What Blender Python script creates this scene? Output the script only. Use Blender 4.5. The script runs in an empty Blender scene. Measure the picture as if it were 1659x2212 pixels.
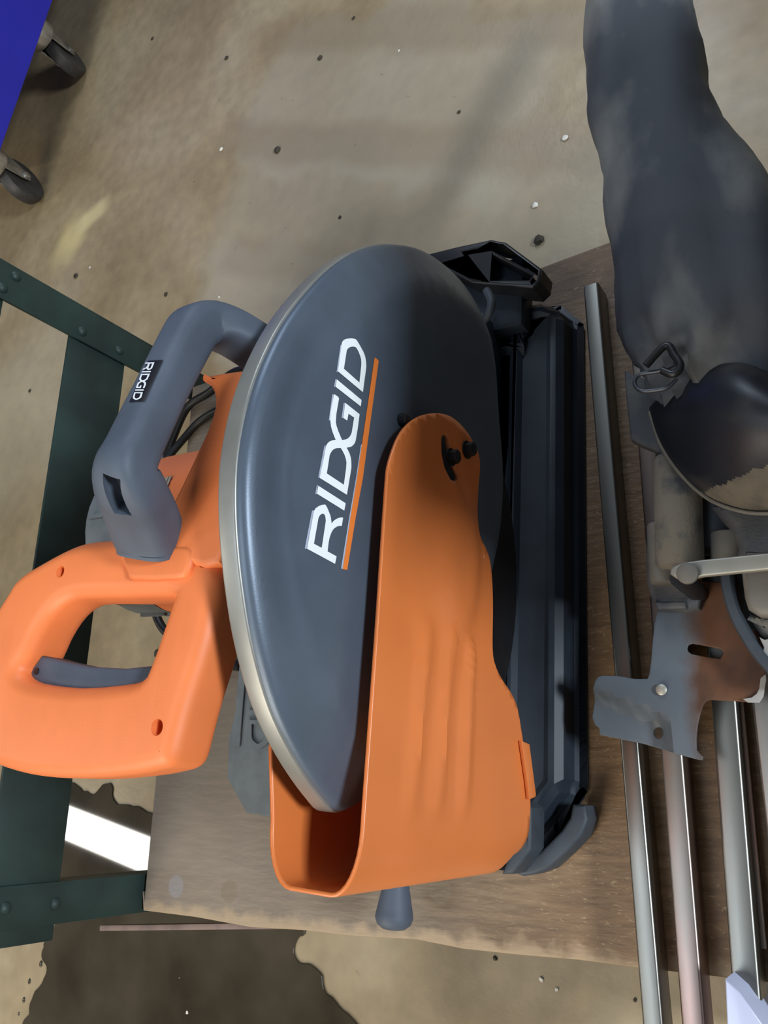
import bpy, bmesh, math, random
from mathutils import Vector, Matrix, noise
from mathutils.bvhtree import BVHTree
from mathutils.geometry import tessellate_polygon
random.seed(7)
scn = bpy.context.scene
COL = scn.collection

# ------------------------------------------------------------------ camera, light, exposure
F = 1789.0; PPX, PPY = 829.5, 1106.0
RC = Matrix(((0.00968803, -0.84208427, -0.53925895),
             (-0.94557753, 0.16769698, -0.27885633),
             (0.32525263, 0.51261272, -0.79463132)))      # world -> camera (x right, y down, z forward)
CAM = Vector((0, 0, 0.72))
cd = bpy.data.cameras.new('camera'); cam = bpy.data.objects.new('camera', cd); COL.objects.link(cam)
cd.sensor_fit = 'VERTICAL'; cd.sensor_height = 36.0; cd.lens = F / 2212 * 36.0
cd.clip_start = 0.01
rt = RC.transposed()
M3 = Matrix((rt.col[0], -rt.col[1], -rt.col[2])).transposed()
cam.matrix_world = Matrix.Translation(CAM) @ M3.to_4x4()
scn.camera = cam
scn.view_settings.view_transform = 'Standard'; scn.view_settings.look = 'None'
scn.view_settings.gamma = 1.0; scn.view_settings.use_curve_mapping = False
scn.view_settings.exposure = 0.0

wd = bpy.data.worlds.new('world'); scn.world = wd; wd.use_nodes = True
wd.node_tree.nodes['Background'].inputs[0].default_value = (0.80, 0.92, 1.0, 1)
wd.node_tree.nodes['Background'].inputs[1].default_value = 0.10

def area(name, loc, target, sx, sy, power, color):
    l = bpy.data.lights.new(name, 'AREA'); l.shape = 'RECTANGLE'; l.size = sx; l.size_y = sy
    l.energy = power; l.color = color
    o = bpy.data.objects.new(name, l); COL.objects.link(o); o.location = loc
    o.rotation_euler = (Vector(target) - Vector(loc)).to_track_quat('-Z', 'Y').to_euler()
    return o
area('daylight_door_left', (-2.3, 1.5, 1.7), (0.0, 0.4, 0.2), 1.6, 1.6, 70, (1.0, 0.92, 0.78))
area('daylight_front', (-0.15, -3.0, 2.0), (0.1, 0.3, 0.3), 0.7, 0.5, 135, (0.82, 0.91, 1.0))
area('daylight_window_high', (-0.55, 1.05, 2.7), (0.1, 0.4, 0.2), 0.9, 0.9, 17, (0.74, 0.87, 1.0))
area('cool_fill_right', (2.5, 0.22, 1.7), (0.4, 0.12, 0.1), 0.9, 0.9, 24, (0.72, 0.84, 1.0))  # added cool lamp for the chute highlight and bag; no window there
strip = area('ceiling_strip_light', (-0.30, 4.45, 2.84), (-0.30, 4.45, 0), 0.21, 2.6, 46, (1.0, 0.97, 0.9))
strip.rotation_euler = (0, 0, math.radians(-12))

# ------------------------------------------------------------------ helpers
def px_ray(px, py):
    return rt @ Vector((px - PPX, py - PPY, F))
def W(px, py, ax, v):
    r = px_ray(px, py); t = (v - CAM[ax]) / r[ax]; return CAM + r * t
def WZ(px, py, z): return W(px, py, 2, z)
YAW = math.radians(-3.6774); SO = Vector((0.002, 0.2635, 0.0))
SL = Matrix.Rotation(YAW, 3, 'Z'); SLT = SL.transposed()
CL = SLT @ (CAM - SO)
def S(px, py, ax, v):
    r = SLT @ px_ray(px, py); t = (v - CL[ax]) / r[ax]; return CL + r * t
def SY(px, py, y): return S(px, py, 1, y)
def SZ(px, py, z): return S(px, py, 2, z)

def tag(o, label=None, cat=None, group=None, kind=None):
    if label: o['label'] = label
    if cat: o['category'] = cat
    if group: o['group'] = group
    if kind: o['kind'] = kind
    return o
def empty(name, loc, rz=0.0, **k):
    o = bpy.data.objects.new(name, None); COL.objects.link(o); o.location = loc; o.rotation_euler = (0, 0, rz)
    o.empty_display_size = 0.02
    return tag(o, **k)
def link(name, me, mat, parent=None, smooth=True, angle=35):
    if mat is not None:
        me.materials.clear(); me.materials.append(mat)
    if smooth:
        bm = bmesh.new(); bm.from_mesh(me)
        for f in bm.faces: f.smooth = True
        for e in bm.edges:
            if len(e.link_faces) == 2 and e.calc_face_angle(0) > math.radians(angle): e.smooth = False
        bm.to_mesh(me); bm.free()
    o = bpy.data.objects.new(name, me); COL.objects.link(o)
    if parent: o.parent = parent
    return o
def from_bm(bm, name='m'):
    bmesh.ops.recalc_face_normals(bm, faces=bm.faces)
    me = bpy.data.meshes.new(name); bm.to_mesh(me); bm.free(); return me
def evalmesh(ob):
    dg = bpy.context.evaluated_depsgraph_get(); dg.update()
    me = bpy.data.meshes.new_from_object(ob.evaluated_get(dg)); return me
def plate(loops, depth, bevel=0.0, M=Matrix.Identity(4), seg=2):
    """filled outline with holes, thickness 'depth' (centred), mapped by M"""
    cu = bpy.data.curves.new('tmp', 'CURVE'); cu.dimensions = '2D'; cu.fill_mode = 'BOTH'
    for lp in loops:
        sp = cu.splines.new('POLY'); sp.points.add(len(lp) - 1)
        for i, p in enumerate(lp): sp.points[i].co = (p[0], p[1], 0, 1)
        sp.use_cyclic_u = True
    cu.extrude = max(depth / 2 - bevel, 0.0); cu.bevel_depth = bevel; cu.bevel_resolution = seg; cu.offset = -bevel
    ob = bpy.data.objects.new('tmp', cu); COL.objects.link(ob)
    me = evalmesh(ob); bpy.data.objects.remove(ob); bpy.data.curves.remove(cu)
    bm = bmesh.new(); bm.from_mesh(me); bpy.data.meshes.remove(me)
    bmesh.ops.remove_doubles(bm, verts=bm.verts, dist=1e-6)
    bmesh.ops.transform(bm, matrix=M, verts=bm.verts)
    return bm
def M_xz(y):   # 2D (u,v) -> local (x=u, z=v) at y ; plate normal along y
    return Matrix(((1, 0, 0, 0), (0, 0, -1, y), (0, 1, 0, 0), (0, 0, 0, 1)))
def M_xy(z): return Matrix.Translation((0, 0, z))
def smooth_loop(pts, n=4, closed=True):
    out = []; N = len(pts); P = [Vector((p[0], p[1])) for p in pts]
    rng = range(N) if closed else range(N - 1)
    for i in rng:
        g = (lambda k: P[k % N]) if closed else (lambda k: P[max(0, min(N - 1, k))])
        a, b, c, d = g(i - 1), g(i), g(i + 1), g(i + 2)
        for k in range(n):
            t = k / n
            out.append(0.5 * ((2 * b) + (c - a) * t + (2 * a - 5 * b + 4 * c - d) * t * t + (3 * b - a - 3 * c + d) * t ** 3))
    if not closed: out.append(P[-1])
    return [(p.x, p.y) for p in out]
def smooth3(P, n=5):
    out = []; N = len(P)
    g = lambda k: P[max(0, min(N - 1, k))]
    for i in range(N - 1):
        a, b, c, d = g(i - 1), g(i), g(i + 1), g(i + 2)
        for k in range(n):
            t = k / n
            out.append(0.5 * ((2 * b) + (c - a) * t + (2 * a - 5 * b + 4 * c - d) * t * t + (3 * b - a - 3 * c + d) * t ** 3))
    out.append(P[-1].copy()); return out
def box(bm, c, s, M=None, bev=0.0):
    r = bmesh.ops.create_cube(bm, size=1.0); vs = r['verts']
    for v in vs: v.co = Vector((v.co.x * s[0], v.co.y * s[1], v.co.z * s[2])) + Vector(c)
    if M is not None: bmesh.ops.transform(bm, matrix=M, verts=vs)
    if bev:
        es = list({e for v in vs for e in v.link_edges})
        bmesh.ops.bevel(bm, geom=es, offset=bev, segments=2, affect='EDGES', profile=0.5)
def loft(bm, rings, cap=True, closed=True):
    R = [[bm.verts.new(p) for p in r] for r in rings]; n = len(R[0])
    for a, b in zip(R[:-1], R[1:]):
        for i in range(n if closed else n - 1):
            j = (i + 1) % n
            try: bm.faces.new((a[i], a[j], b[j], b[i]))
            except ValueError: pass
    if cap and closed:
        bm.faces.new(R[0][::-1]); bm.faces.new(R[-1])
    return R
def sweep(bm, path, secs, up=Vector((0, 0, 1)), n=20, expo=2.0, cap=True):
    """path of Vectors, secs list of (half width sideways, half height up)"""
    rings = []
    for i, p in enumerate(path):
        t = (path[min(i + 1, len(path) - 1)] - path[max(i - 1, 0)]).normalized()
        u = up - t * up.dot(t)
        if u.length < 1e-4: u = Vector((1, 0, 0)) - t * t.x
        u.normalize(); s = t.cross(u)
        a, b = secs[i] if isinstance(secs, list) else secs
        rg = []
        for k in range(n):
            th = 2 * math.pi * k / n; c, q = math.cos(th), math.sin(th)
            rg.append(p + s * (a * math.copysign(abs(c) ** (2 / expo), c)) + u * (b * math.copysign(abs(q) ** (2 / expo), q)))
        rings.append(rg)
    return loft(bm, rings, cap)
def lathe(bm, prof, origin, axis, n=28):
    axis = Vector(axis).normalized(); a = axis.orthogonal().normalized(); b = axis.cross(a); rings = []
    for d, r in prof:
        rings.append([Vector(origin) + axis * d + (a * math.cos(2 * math.pi * k / n) + b * math.sin(2 * math.pi * k / n)) * max(r, 1e-5) for k in range(n)])
    loft(bm, rings, True)
def sstep(t): t = max(0.0, min(1.0, t)); return t * t * (3 - 2 * t)
def seg_dist(p, a, b):
    ab = b - a; t = max(0, min(1, (p - a).dot(ab) / max(ab.length_squared, 1e-12))); return (p - a - ab * t).length
def refine(bm, axes, step, sel):
    """cut faces chosen by sel along world axes planes"""
    for ax in axes:
        lo = min(v.co[ax] for v in bm.verts); hi = max(v.co[ax] for v in bm.verts); k = lo + step
        no = Vector((0, 0, 0)); no[ax] = 1
        while k < hi:
            fs = [f for f in bm.faces if sel(f)]
            g = list({v for f in fs for v in f.verts}) + list({e for f in fs for e in f.edges}) + fs
            co = Vector((0, 0, 0)); co[ax] = k
            bmesh.ops.bisect_plane(bm, geom=g, plane_co=co, plane_no=no, dist=1e-6)
            k += step

# ------------------------------------------------------------------ materials
def mat(name, col, rough=0.5, metal=0.0, var=0.0, vscale=20.0, col2=None, bump=0.0, bscale=200.0, coat=0.0, spec=0.5, lo=0.4, hi=0.65, detail=5.0, stretch=(1, 1, 1), rvar=0.0):
    m = bpy.data.materials.new(name); m.use_nodes = True; nt = m.node_tree; b = nt.nodes['Principled BSDF']
    b.inputs['Base Color'].default_value = (*col, 1); b.inputs['Roughness'].default_value = rough
    b.inputs['Metallic'].default_value = metal; b.inputs['Coat Weight'].default_value = coat
    b.inputs['Specular IOR Level'].default_value = spec
    tc = nt.nodes.new('ShaderNodeTexCoord'); mp = nt.nodes.new('ShaderNodeMapping'); mp.inputs['Scale'].default_value = stretch
    nt.links.new(tc.outputs['Object'], mp.inputs['Vector'])
    n = nt.nodes.new('ShaderNodeTexNoise'); n.inputs['Scale'].default_value = vscale; n.inputs['Detail'].default_value = detail
    nt.links.new(mp.outputs[0], n.inputs['Vector'])
    rp = nt.nodes.new('ShaderNodeValToRGB'); rp.color_ramp.elements[0].position = lo; rp.color_ramp.elements[1].position = hi
    c2 = col2 if col2 else tuple(c * (1 - var) for c in col)
    rp.color_ramp.elements[0].color = (*col, 1); rp.color_ramp.elements[1].color = (*c2, 1)
    nt.links.new(n.outputs['Fac'], rp.inputs['Fac']); nt.links.new(rp.outputs['Color'], b.inputs['Base Color'])
    if rvar:
        mr = nt.nodes.new('ShaderNodeMapRange'); mr.inputs['From Min'].default_value = 0.3; mr.inputs['From Max'].default_value = 0.7
        mr.inputs['To Min'].default_value = rough; mr.inputs['To Max'].default_value = min(1, rough + rvar)
        nt.links.new(n.outputs['Fac'], mr.inputs['Value']); nt.links.new(mr.outputs[0], b.inputs['Roughness'])
    if bump:
        n2 = nt.nodes.new('ShaderNodeTexNoise'); n2.inputs['Scale'].default_value = bscale; n2.inputs['Detail'].default_value = 3
        nt.links.new(tc.outputs['Object'], n2.inputs['Vector'])
        bp = nt.nodes.new('ShaderNodeBump'); bp.inputs['Strength'].default_value = bump; bp.inputs['Distance'].default_value = 0.001
        nt.links.new(n2.outputs['Fac'], bp.inputs['Height']); nt.links.new(bp.outputs[0], b.inputs['Normal'])
    return m
M = {}
M['guard'] = mat('slate_paint', (0.105, 0.135, 0.178), 0.40, 0.3, 0.10, 30, bump=0.06, bscale=900)
M['rim'] = mat('rim_warm_sheen', (0.30, 0.295, 0.27), 0.38, 0.45, 0.12, 40)  # guard paint turned beige here: warm reflected light put into the rim colour
M['orange'] = mat('orange_enamel', (0.76, 0.205, 0.050), 0.33, 0.0, 0.07, 14, bump=0.03, bscale=60)
M['orange_plastic'] = mat('orange_plastic', (0.88, 0.225, 0.065), 0.5, 0.0, 0.06, 25, bump=0.10, bscale=1500)
M['rubber'] = mat('grey_overmould', (0.085, 0.105, 0.140), 0.60, 0.0, 0.2, 25, bump=0.1, bscale=1800)
M['base'] = mat('dark_slate_steel', (0.022, 0.030, 0.042), 0.46, 0.0, 0.2, 30, spec=0.35)
M['bumper'] = mat('charcoal_rubber', (0.045, 0.055, 0.068), 0.6, 0, 0.2, 60)
M['cast'] = mat('grey_cast', (0.15, 0.17, 0.18), 0.55, 0.1, 0.2, 60, bump=0.1, bscale=900)
M['white'] = mat('white_vinyl', (0.92, 0.95, 0.96), 0.35, 0, 0.02, 10)
M['silver'] = mat('pale_outline', (0.45, 0.50, 0.62), 0.35, 0, 0.05, 10)
M['stripe'] = mat('orange_vinyl', (0.85, 0.22, 0.04), 0.4, 0, 0.03, 10)
M['black'] = mat('black_plastic', (0.012, 0.012, 0.014), 0.4, 0, 0.3, 40)
M['gloss'] = mat('gloss_black_plastic', (0.028, 0.032, 0.045), 0.30, 0, 0.9, 14, col2=(0.16, 0.14, 0.115), lo=0.50, hi=0.78, rvar=0.25, spec=0.8)
M['bolt'] = mat('black_oxide_bolt', (0.03, 0.03, 0.032), 0.5, 0.5, 0.3, 80)
M['green'] = mat('green_enamel', (0.024, 0.050, 0.043), 0.42, 0.0, 0.55, 9, bump=0.15, bscale=260, rvar=0.25)
M['blue'] = mat('blue_enamel', (0.020, 0.022, 0.42), 0.35, 0, 0.1, 8)
M['chrome'] = mat('scratched_zinc', (0.55, 0.53, 0.50), 0.35, 0.9, 0.4, 40)
M['tyre'] = mat('grey_rubber_wheel', (0.035, 0.032, 0.030), 0.5, 0, 0.3, 60)
M['chute_dust'] = mat('dust_coated_plastic', (0.30, 0.26, 0.20), 0.7, 0, 0, 40, col2=(0.16, 0.145, 0.125), lo=0.45, hi=0.65)
M['steel'] = mat('polished_steel', (0.30, 0.29, 0.26), 0.32, 1.0, 0.25, 9, stretch=(0.3, 3, 3), rvar=0.14)
M['steel_red'] = mat('heat_tinted_steel', (0.36, 0.23, 0.20), 0.30, 1.0, 0.2, 9, col2=(0.30, 0.29, 0.26), stretch=(0.6, 3, 3), rvar=0.15)
M['cord'] = mat('black_rubber_cord', (0.012, 0.011, 0.010), 0.45)
M['fabric'] = mat('dusty_black_fabric', (0.048, 0.054, 0.066), 0.75, 0, 0.1, 9, col2=(0.24, 0.24, 0.225), bump=0.35, bscale=1400, lo=0.44, hi=0.72, detail=8, stretch=(0.7, 1.3, 1))
M['fabric_tan'] = mat('sawdusty_fabric', (0.055, 0.055, 0.055), 0.8, 0, 0, 16, col2=(0.20, 0.175, 0.125), bump=0.35, bscale=1400, lo=0.40, hi=0.60, detail=8)
M['sawdust'] = mat('sawdusty_casting', (0.22, 0.195, 0.15), 0.85, 0, 0, 30, col2=(0.07, 0.075, 0.085), bump=0.5, bscale=500, lo=0.48, hi=0.62, detail=8)
M['greycast'] = mat('dark_grey_casting', (0.075, 0.08, 0.09), 0.6, 0.1, 0, 35, col2=(0.14, 0.13, 0.11), bump=0.3, bscale=500, lo=0.45, hi=0.7)
M['lever'] = mat('dull_aluminium', (0.42, 0.40, 0.34), 0.45, 0.5, 0.15, 30)
M['tan'] = mat('tan_grey_casting', (0.20, 0.185, 0.155), 0.6, 0, 0.25, 30)
M['paper'] = mat('torn_white_paint', (0.33, 0.32, 0.30), 0.8)
M['lav'] = mat('pale_lavender_sheet', (0.55, 0.58, 0.75), 0.35, 0.1, 0.05, 10)

def bracket_mat():
    m = mat('rusty_painted_bracket', (0.085, 0.105, 0.125), 0.5, 0.1, 0, 22, col2=(0.11, 0.13, 0.15))
    nt = m.node_tree; b = nt.nodes['Principled BSDF']; rp = [n for n in nt.nodes if n.type == 'VALTORGB'][0]
    g = nt.nodes.new('ShaderNodeNewGeometry'); sx = nt.nodes.new('ShaderNodeSeparateXYZ'); nt.links.new(g.outputs['Position'], sx.inputs[0])
    n = nt.nodes.new('ShaderNodeTexNoise'); n.inputs['Scale'].default_value = 28; n.inputs['Detail'].default_value = 8
    nt.links.new(g.outputs['Position'], n.inputs['Vector'])
    a = nt.nodes.new('ShaderNodeMath'); a.operation = 'MULTIPLY_ADD'; a.inputs[1].default_value = 0.045; nt.links.new(n.outputs['Fac'], a.inputs[0]); nt.links.new(sx.outputs['Y'], a.inputs[2])
    mr = nt.nodes.new('ShaderNodeMapRange'); mr.inputs['From Min'].default_value = 0.176; mr.inputs['From Max'].default_value = 0.160
    nt.links.new(a.outputs[0], mr.inputs['Value'])
    r2 = nt.nodes.new('ShaderNodeValToRGB'); r2.color_ramp.elements[0].color = (0.060, 0.026, 0.013, 1); r2.color_ramp.elements[1].color = (0.15, 0.060, 0.022, 1)
    r2.color_ramp.elements[0].position = 0.35; r2.color_ramp.elements[1].position = 0.7
    nt.links.new(n.outputs['Fac'], r2.inputs[0])
    mx = nt.nodes.new('ShaderNodeMixRGB'); nt.links.new(mr.outputs[0], mx.inputs[0]); nt.links.new(rp.outputs[0], mx.inputs[1]); nt.links.new(r2.outputs[0], mx.inputs[2])
    nt.links.new(mx.outputs[0], b.inputs['Base Color']); b.inputs['Roughness'].default_value = 0.6
    return m
M['bracket'] = bracket_mat()

def floor_mat():
    m = bpy.data.materials.new('worn_concrete'); m.use_nodes = True; nt = m.node_tree; N = nt.nodes; L = nt.links; b = N['Principled BSDF']
    g = N.new('ShaderNodeNewGeometry'); P = g.outputs['Position']
    def noise_(s, d=6, dist=0.0):
        n = N.new('ShaderNodeTexNoise'); n.inputs['Scale'].default_value = s; n.inputs['Detail'].default_value = d; n.inputs['Distortion'].default_value = dist
        L.new(P, n.inputs['Vector']); return n.outputs['Fac']
    def ramp(fac, stops):
        r = N.new('ShaderNodeValToRGB'); cr = r.color_ramp
        for i, (p, c) in enumerate(stops):
            e = cr.elements[i] if i < 2 else cr.elements.new(p)
            e.position = p; e.color = (*c, 1)
        L.new(fac, r.inputs[0]); return r.outputs[0]
    def mix(f, a, c, mode='MIX'):
        x = N.new('ShaderNodeMixRGB'); x.blend_type = mode
        for s, v in ((0, f), (1, a), (2, c)):
            if isinstance(v, (int, float)): x.inputs[s].default_value = v
            elif isinstance(v, tuple): x.inputs[s].default_value = (*v, 1)
            else: L.new(v, x.inputs[s])
        return x.outputs[0]
    def math_(op, a, c=0.0, d=0.0):
        x = N.new('ShaderNodeMath'); x.operation = op
        for s, v in ((0, a), (1, c), (2, d)):
            if isinstance(v, (int, float)): x.inputs[s].default_value = v
            else: L.new(v, x.inputs[s])
        return x.outputs[0]
    def mrange(v, a, c, lo=0.0, hi=1.0):
        x = N.new('ShaderNodeMapRange'); x.interpolation_type = 'SMOOTHSTEP'
        x.inputs[1].default_value = a; x.inputs[2].default_value = c; x.inputs[3].default_value = lo; x.inputs[4].default_value = hi
        L.new(v, x.inputs[0]); return x.outputs[0]
    base = ramp(noise_(3.2, 8, 0.6), [(0.25, (0.195, 0.138, 0.070)), (0.52, (0.305, 0.228, 0.128)), (0.8, (0.38, 0.308, 0.200))])
    fine = ramp(noise_(38, 8), [(0.3, (0.86, 0.86, 0.86)), (0.7, (1.08, 1.08, 1.08))])
    c = mix(1.0, base, fine, 'MULTIPLY')
    # darker streaks and lighter patches, each with its own outline on the slab
    wob = noise_(7, 4)
    def band(p0, p1, half, amount, col, soft=1.0):
        nonlocal c
        a = WZ(*p0, -0.15); e = WZ(*p1, -0.15); d = (e - a); ln = d.length; d.normalize(); nrm = Vector((-d.y, d.x, 0))
        def dot(v, o):
            x = N.new('ShaderNodeVectorMath'); x.operation = 'SUBTRACT'; L.new(P, x.inputs[0]); x.inputs[1].default_value = o
            y = N.new('ShaderNodeVectorMath'); y.operation = 'DOT_PRODUCT'; L.new(x.outputs[0], y.inputs[0]); y.inputs[1].default_value = v
            return y.outputs['Value']
        s = dot(nrm, a); al = dot(d, a)
        s = math_('ABSOLUTE', math_('ADD', s, math_('MULTIPLY', math_('SUBTRACT', wob, 0.5), half * 1.5)))
        k1 = mrange(s, half * (1 + soft * 0.5), half * (1 - soft * 0.5))
        al = math_('ABSOLUTE', math_('SUBTRACT', al, ln / 2))
        k2 = mrange(al, ln / 2 + half * soft, ln / 2 - half * soft)
        f = math_('MULTIPLY', math_('MULTIPLY', k1, k2), amount)
        c = mix(f, c, col)
    band((560, 195), (1180, 215), 0.150, 0.55, (0.345, 0.30, 0.225), 0.25)
    band((490, 430), (1330, 470), 0.125, 0.45, (0.345, 0.30, 0.23), 0.35)
    band((430, 650), (800, 690), 0.10, 0.6, (0.39, 0.345, 0.27), 0.35)
    band((560, 75), (1659, 30), 0.040, 0.5, (0.22, 0.155, 0.09), 1.0)
    band((480, 305), (1300, 320), 0.038, 0.5, (0.22, 0.160, 0.095), 1.0)
    band((480, 550), (760, 580), 0.034, 0.5, (0.23, 0.175, 0.11), 1.0)
    band((1155, 60), (930, 480), 0.034, 0.6, (0.15, 0.125, 0.09), 1.8)  # soft diagonal shadow painted into the floor colour
    band((130, 560), (170, 480), 0.040, 0.75, (0.62, 0.50, 0.23), 1.2)
    band((170, 490), (230, 440), 0.020, 0.6, (0.70, 0.58, 0.30), 1.2)
    band((20, 760), (60, 1080), 0.2, 0.35, (0.47, 0.43, 0.33), 0.5)
    spots = ramp(noise_(60, 2), [(0.22, (0.35, 0.30, 0.24)), (0.27, (1, 1, 1))])
    c = mix(0.5, c, spots, 'MULTIPLY')
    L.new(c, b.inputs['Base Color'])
    rr = mrange(noise_(5, 5), 0.3, 0.7, 0.38, 0.62); L.new(rr, b.inputs['Roughness'])
    bp = N.new('ShaderNodeBump'); bp.inputs['Strength'].default_value = 0.25; bp.inputs['Distance'].default_value = 0.002
    L.new(noise_(90, 5), bp.inputs['Height']); L.new(bp.outputs[0], b.inputs['Normal'])
    return m
def board_mat():
    m = bpy.data.materials.new('scuffed_plywood'); m.use_nodes = True; nt = m.node_tree; N = nt.nodes; L = nt.links; b = N['Principled BSDF']
    tc = N.new('ShaderNodeTexCoord')
    def noise_(s, st, d=8, dist=0):
        mp = N.new('ShaderNodeMapping'); mp.inputs['Scale'].default_value = st; L.new(tc.outputs['Object'], mp.inputs[0])
        n = N.new('ShaderNodeTexNoise'); n.inputs['Scale'].default_value = s; n.inputs['Detail'].default_value = d; n.inputs['Distortion'].default_value = dist
        L.new(mp.outputs[0], n.inputs['Vector']); return n.outputs['Fac']
    def ramp(fac, stops):
        r = N.new('ShaderNodeValToRGB'); cr = r.color_ramp
        for i, (p, c) in enumerate(stops):
            e = cr.elements[i] if i < 2 else cr.elements.new(p)
            e.position = p; e.color = (*c, 1)
        L.new(fac, r.inputs[0]); return r.outputs[0]
    def mix(f, a, c, mode='MIX'):
        x = N.new('ShaderNodeMixRGB'); x.blend_type = mode
        for s, v in ((0, f), (1, a), (2, c)):
            if isinstance(v, (int, float)): x.inputs[s].default_value = v
            elif isinstance(v, tuple): x.inputs[s].default_value = (*v, 1)
            else: L.new(v, x.inputs[s])
        return x.outputs[0]
    sx = N.new('ShaderNodeSeparateXYZ'); L.new(tc.outputs['Object'], sx.inputs[0])
    big = noise_(6, (1, 1, 1), 5, 0.5)
    c = ramp(big, [(0.3, (0.130, 0.088, 0.052)), (0.7, (0.22, 0.165, 0.110))])
    grain = ramp(noise_(30, (6, 0.7, 1)), [(0.35, (0.70, 0.66, 0.62)), (0.65, (1.2, 1.2, 1.2))])
    c = mix(0.8, c, grain, 'MULTIPLY')
    scr = ramp(noise_(130, (3.0, 0.8, 1), 4, 1.5), [(0.60, (0, 0, 0)), (0.70, (1, 1, 1))])
    mr = N.new('ShaderNodeMapRange'); mr.inputs[1].default_value = 0.44; mr.inputs[2].default_value = 0.25; L.new(sx.outputs['Y'], mr.inputs[0])
    mm = N.new('ShaderNodeMath'); mm.operation = 'MULTIPLY'; L.new(mr.outputs[0], mm.inputs[0]); L.new(scr, mm.inputs[1])
    m3 = N.new('ShaderNodeMath'); m3.operation = 'MULTIPLY'; L.new(mm.outputs[0], m3.inputs[0]); m3.inputs[1].default_value = 0.6
    warm = mix(mr.outputs[0], c, (1.15, 0.92, 0.68), 'MULTIPLY')
    c = mix(m3.outputs[0], warm, (0.45, 0.32, 0.18))
    # paler grey towards the back of the board
    m2 = N.new('ShaderNodeMapRange'); m2.inputs[1].default_value = 0.35; m2.inputs[2].default_value = 0.62; m2.inputs[4].default_value = 0.55; L.new(sx.outputs['Y'], m2.inputs[0])
    c = mix(m2.outputs[0], c, (0.27, 0.225, 0.18))
    # worn, paler saw-cut edge at the left end
    e = N.new('ShaderNodeMath'); e.operation = 'MULTIPLY_ADD'; e.inputs[1].default_value = 0.03; L.new(noise_(45, (1, 1, 1), 6), e.inputs[0]); L.new(sx.outputs['X'], e.inputs[2])
    m4 = N.new('ShaderNodeMapRange'); m4.inputs[1].default_value = -0.096; m4.inputs[2].default_value = -0.106; m4.inputs[4].default_value = 0.75; L.new(e.outputs[0], m4.inputs[0])
    c = mix(m4.outputs[0], c, (0.42, 0.30, 0.18))
    # round glue marks
    for px, py, col in ((495, 1925, (0.20, 0.15, 0.10)), (380, 1915, (0.26, 0.24, 0.235)), (950, 1922, (0.19, 0.145, 0.10))):
        o = WZ(px, py, 0.0)
        v = N.new('ShaderNodeVectorMath'); v.operation = 'DISTANCE'; L.new(tc.outputs['Object'], v.inputs[0]); v.inputs[1].default_value = o
        q = N.new('ShaderNodeMapRange'); q.inputs[1].default_value = 0.0125; q.inputs[2].default_value = 0.0105; q.inputs[4].default_value = 0.7; L.new(v.outputs['Value'], q.inputs[0])
        c = mix(q.outputs[0], c, col)
    L.new(c, b.inputs['Base Color']); b.inputs['Roughness'].default_value = 0.55
    bp = N.new('ShaderNodeBump'); bp.inputs['Strength'].default_value = 0.5; bp.inputs['Distance'].default_value = 0.0015
    L.new(noise_(60, (4, 1, 1)), bp.inputs['Height']); L.new(bp.outputs[0], b.inputs['Normal'])
    return m
FZ = -0.15
M['floor'] = floor_mat(); M['board'] = board_mat()
M['wall'] = mat('painted_block', (0.20, 0.19, 0.17), 0.8, 0, 0.2, 2)
def puddle_mat():
    m = mat('dirty_water', (0.034, 0.026, 0.016), 0.03, 0, 0, 9, col2=(0.07, 0.055, 0.036), bump=0.0, lo=0.35, hi=0.7)
    return m
M['puddle'] = puddle_mat()

# ------------------------------------------------------------------ the setting
bm = bmesh.new(); box(bm, (0.5, 2.0, FZ - 0.05), (9, 9, 0.1))
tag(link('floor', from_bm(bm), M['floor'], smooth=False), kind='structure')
bm = bmesh.new(); box(bm, (0.5, 6.55, 1.35), (9, 0.1, 3.0))
tag(link('wall_back', from_bm(bm), M['wall'], smooth=False), kind='structure')
bm = bmesh.new(); box(bm, (5.05, 2.0, 1.35), (0.1, 9, 3.0))
tag(link('wall_right', from_bm(bm), M['wall'], smooth=False), kind='structure')

# ------------------------------------------------------------------ board (shelf plank)
bz = 0.018
pts = [WZ(309, 1901, 0) + Vector((-0.012, 0, 0)), WZ(309, 1967, 0), WZ(420, 1981, 0), WZ(540, 2003, 0), WZ(660, 2010, 0), WZ(760, 2022, 0), WZ(900, 2030, 0), WZ(1000, 2050, 0), WZ(1120, 2063, 0), WZ(1250, 2074, 0), WZ(1373, 2090, 0)]
left = [(p.x, p.y) for p in pts]
outl = left + [(left[-1][0], 0.035), (0.542, 0.035), (0.540, 0.15), (0.536, 0.268), (0.534, 0.782), (-0.112, 0.782)]
bm = plate([outl], bz, 0.0015, M_xy(-bz / 2))
tag(link('plywood_board', from_bm(bm), M['board'], angle=20), 'scuffed brown plywood board lying under the orange and grey cut-off saw', 'board')
# steel strip showing beyond the board's left end
a, b_ = WZ(222, 2004, -0.024), WZ(520, 2000, -0.024)
bm = bmesh.new(); d = (b_ - a).normalized(); mid = (a + b_) / 2 + d * 0.08
ang = math.atan2(d.y, d.x); box(bm, (0, 0, 0), ((b_ - a).length + 0.16, 0.006, 0.010), bev=0.001)
bmesh.ops.transform(bm, matrix=Matrix.Translation(mid) @ Matrix.Rotation(ang, 4, 'Z'), verts=bm.verts)
tag(link('steel_strip', from_bm(bm), mat('dull_pink_steel', (0.24, 0.17, 0.145), 0.7, 0.2, 0.3, 40)), 'thin rusty steel strip sticking out under the board end beside the green leg', 'metal strip')

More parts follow.
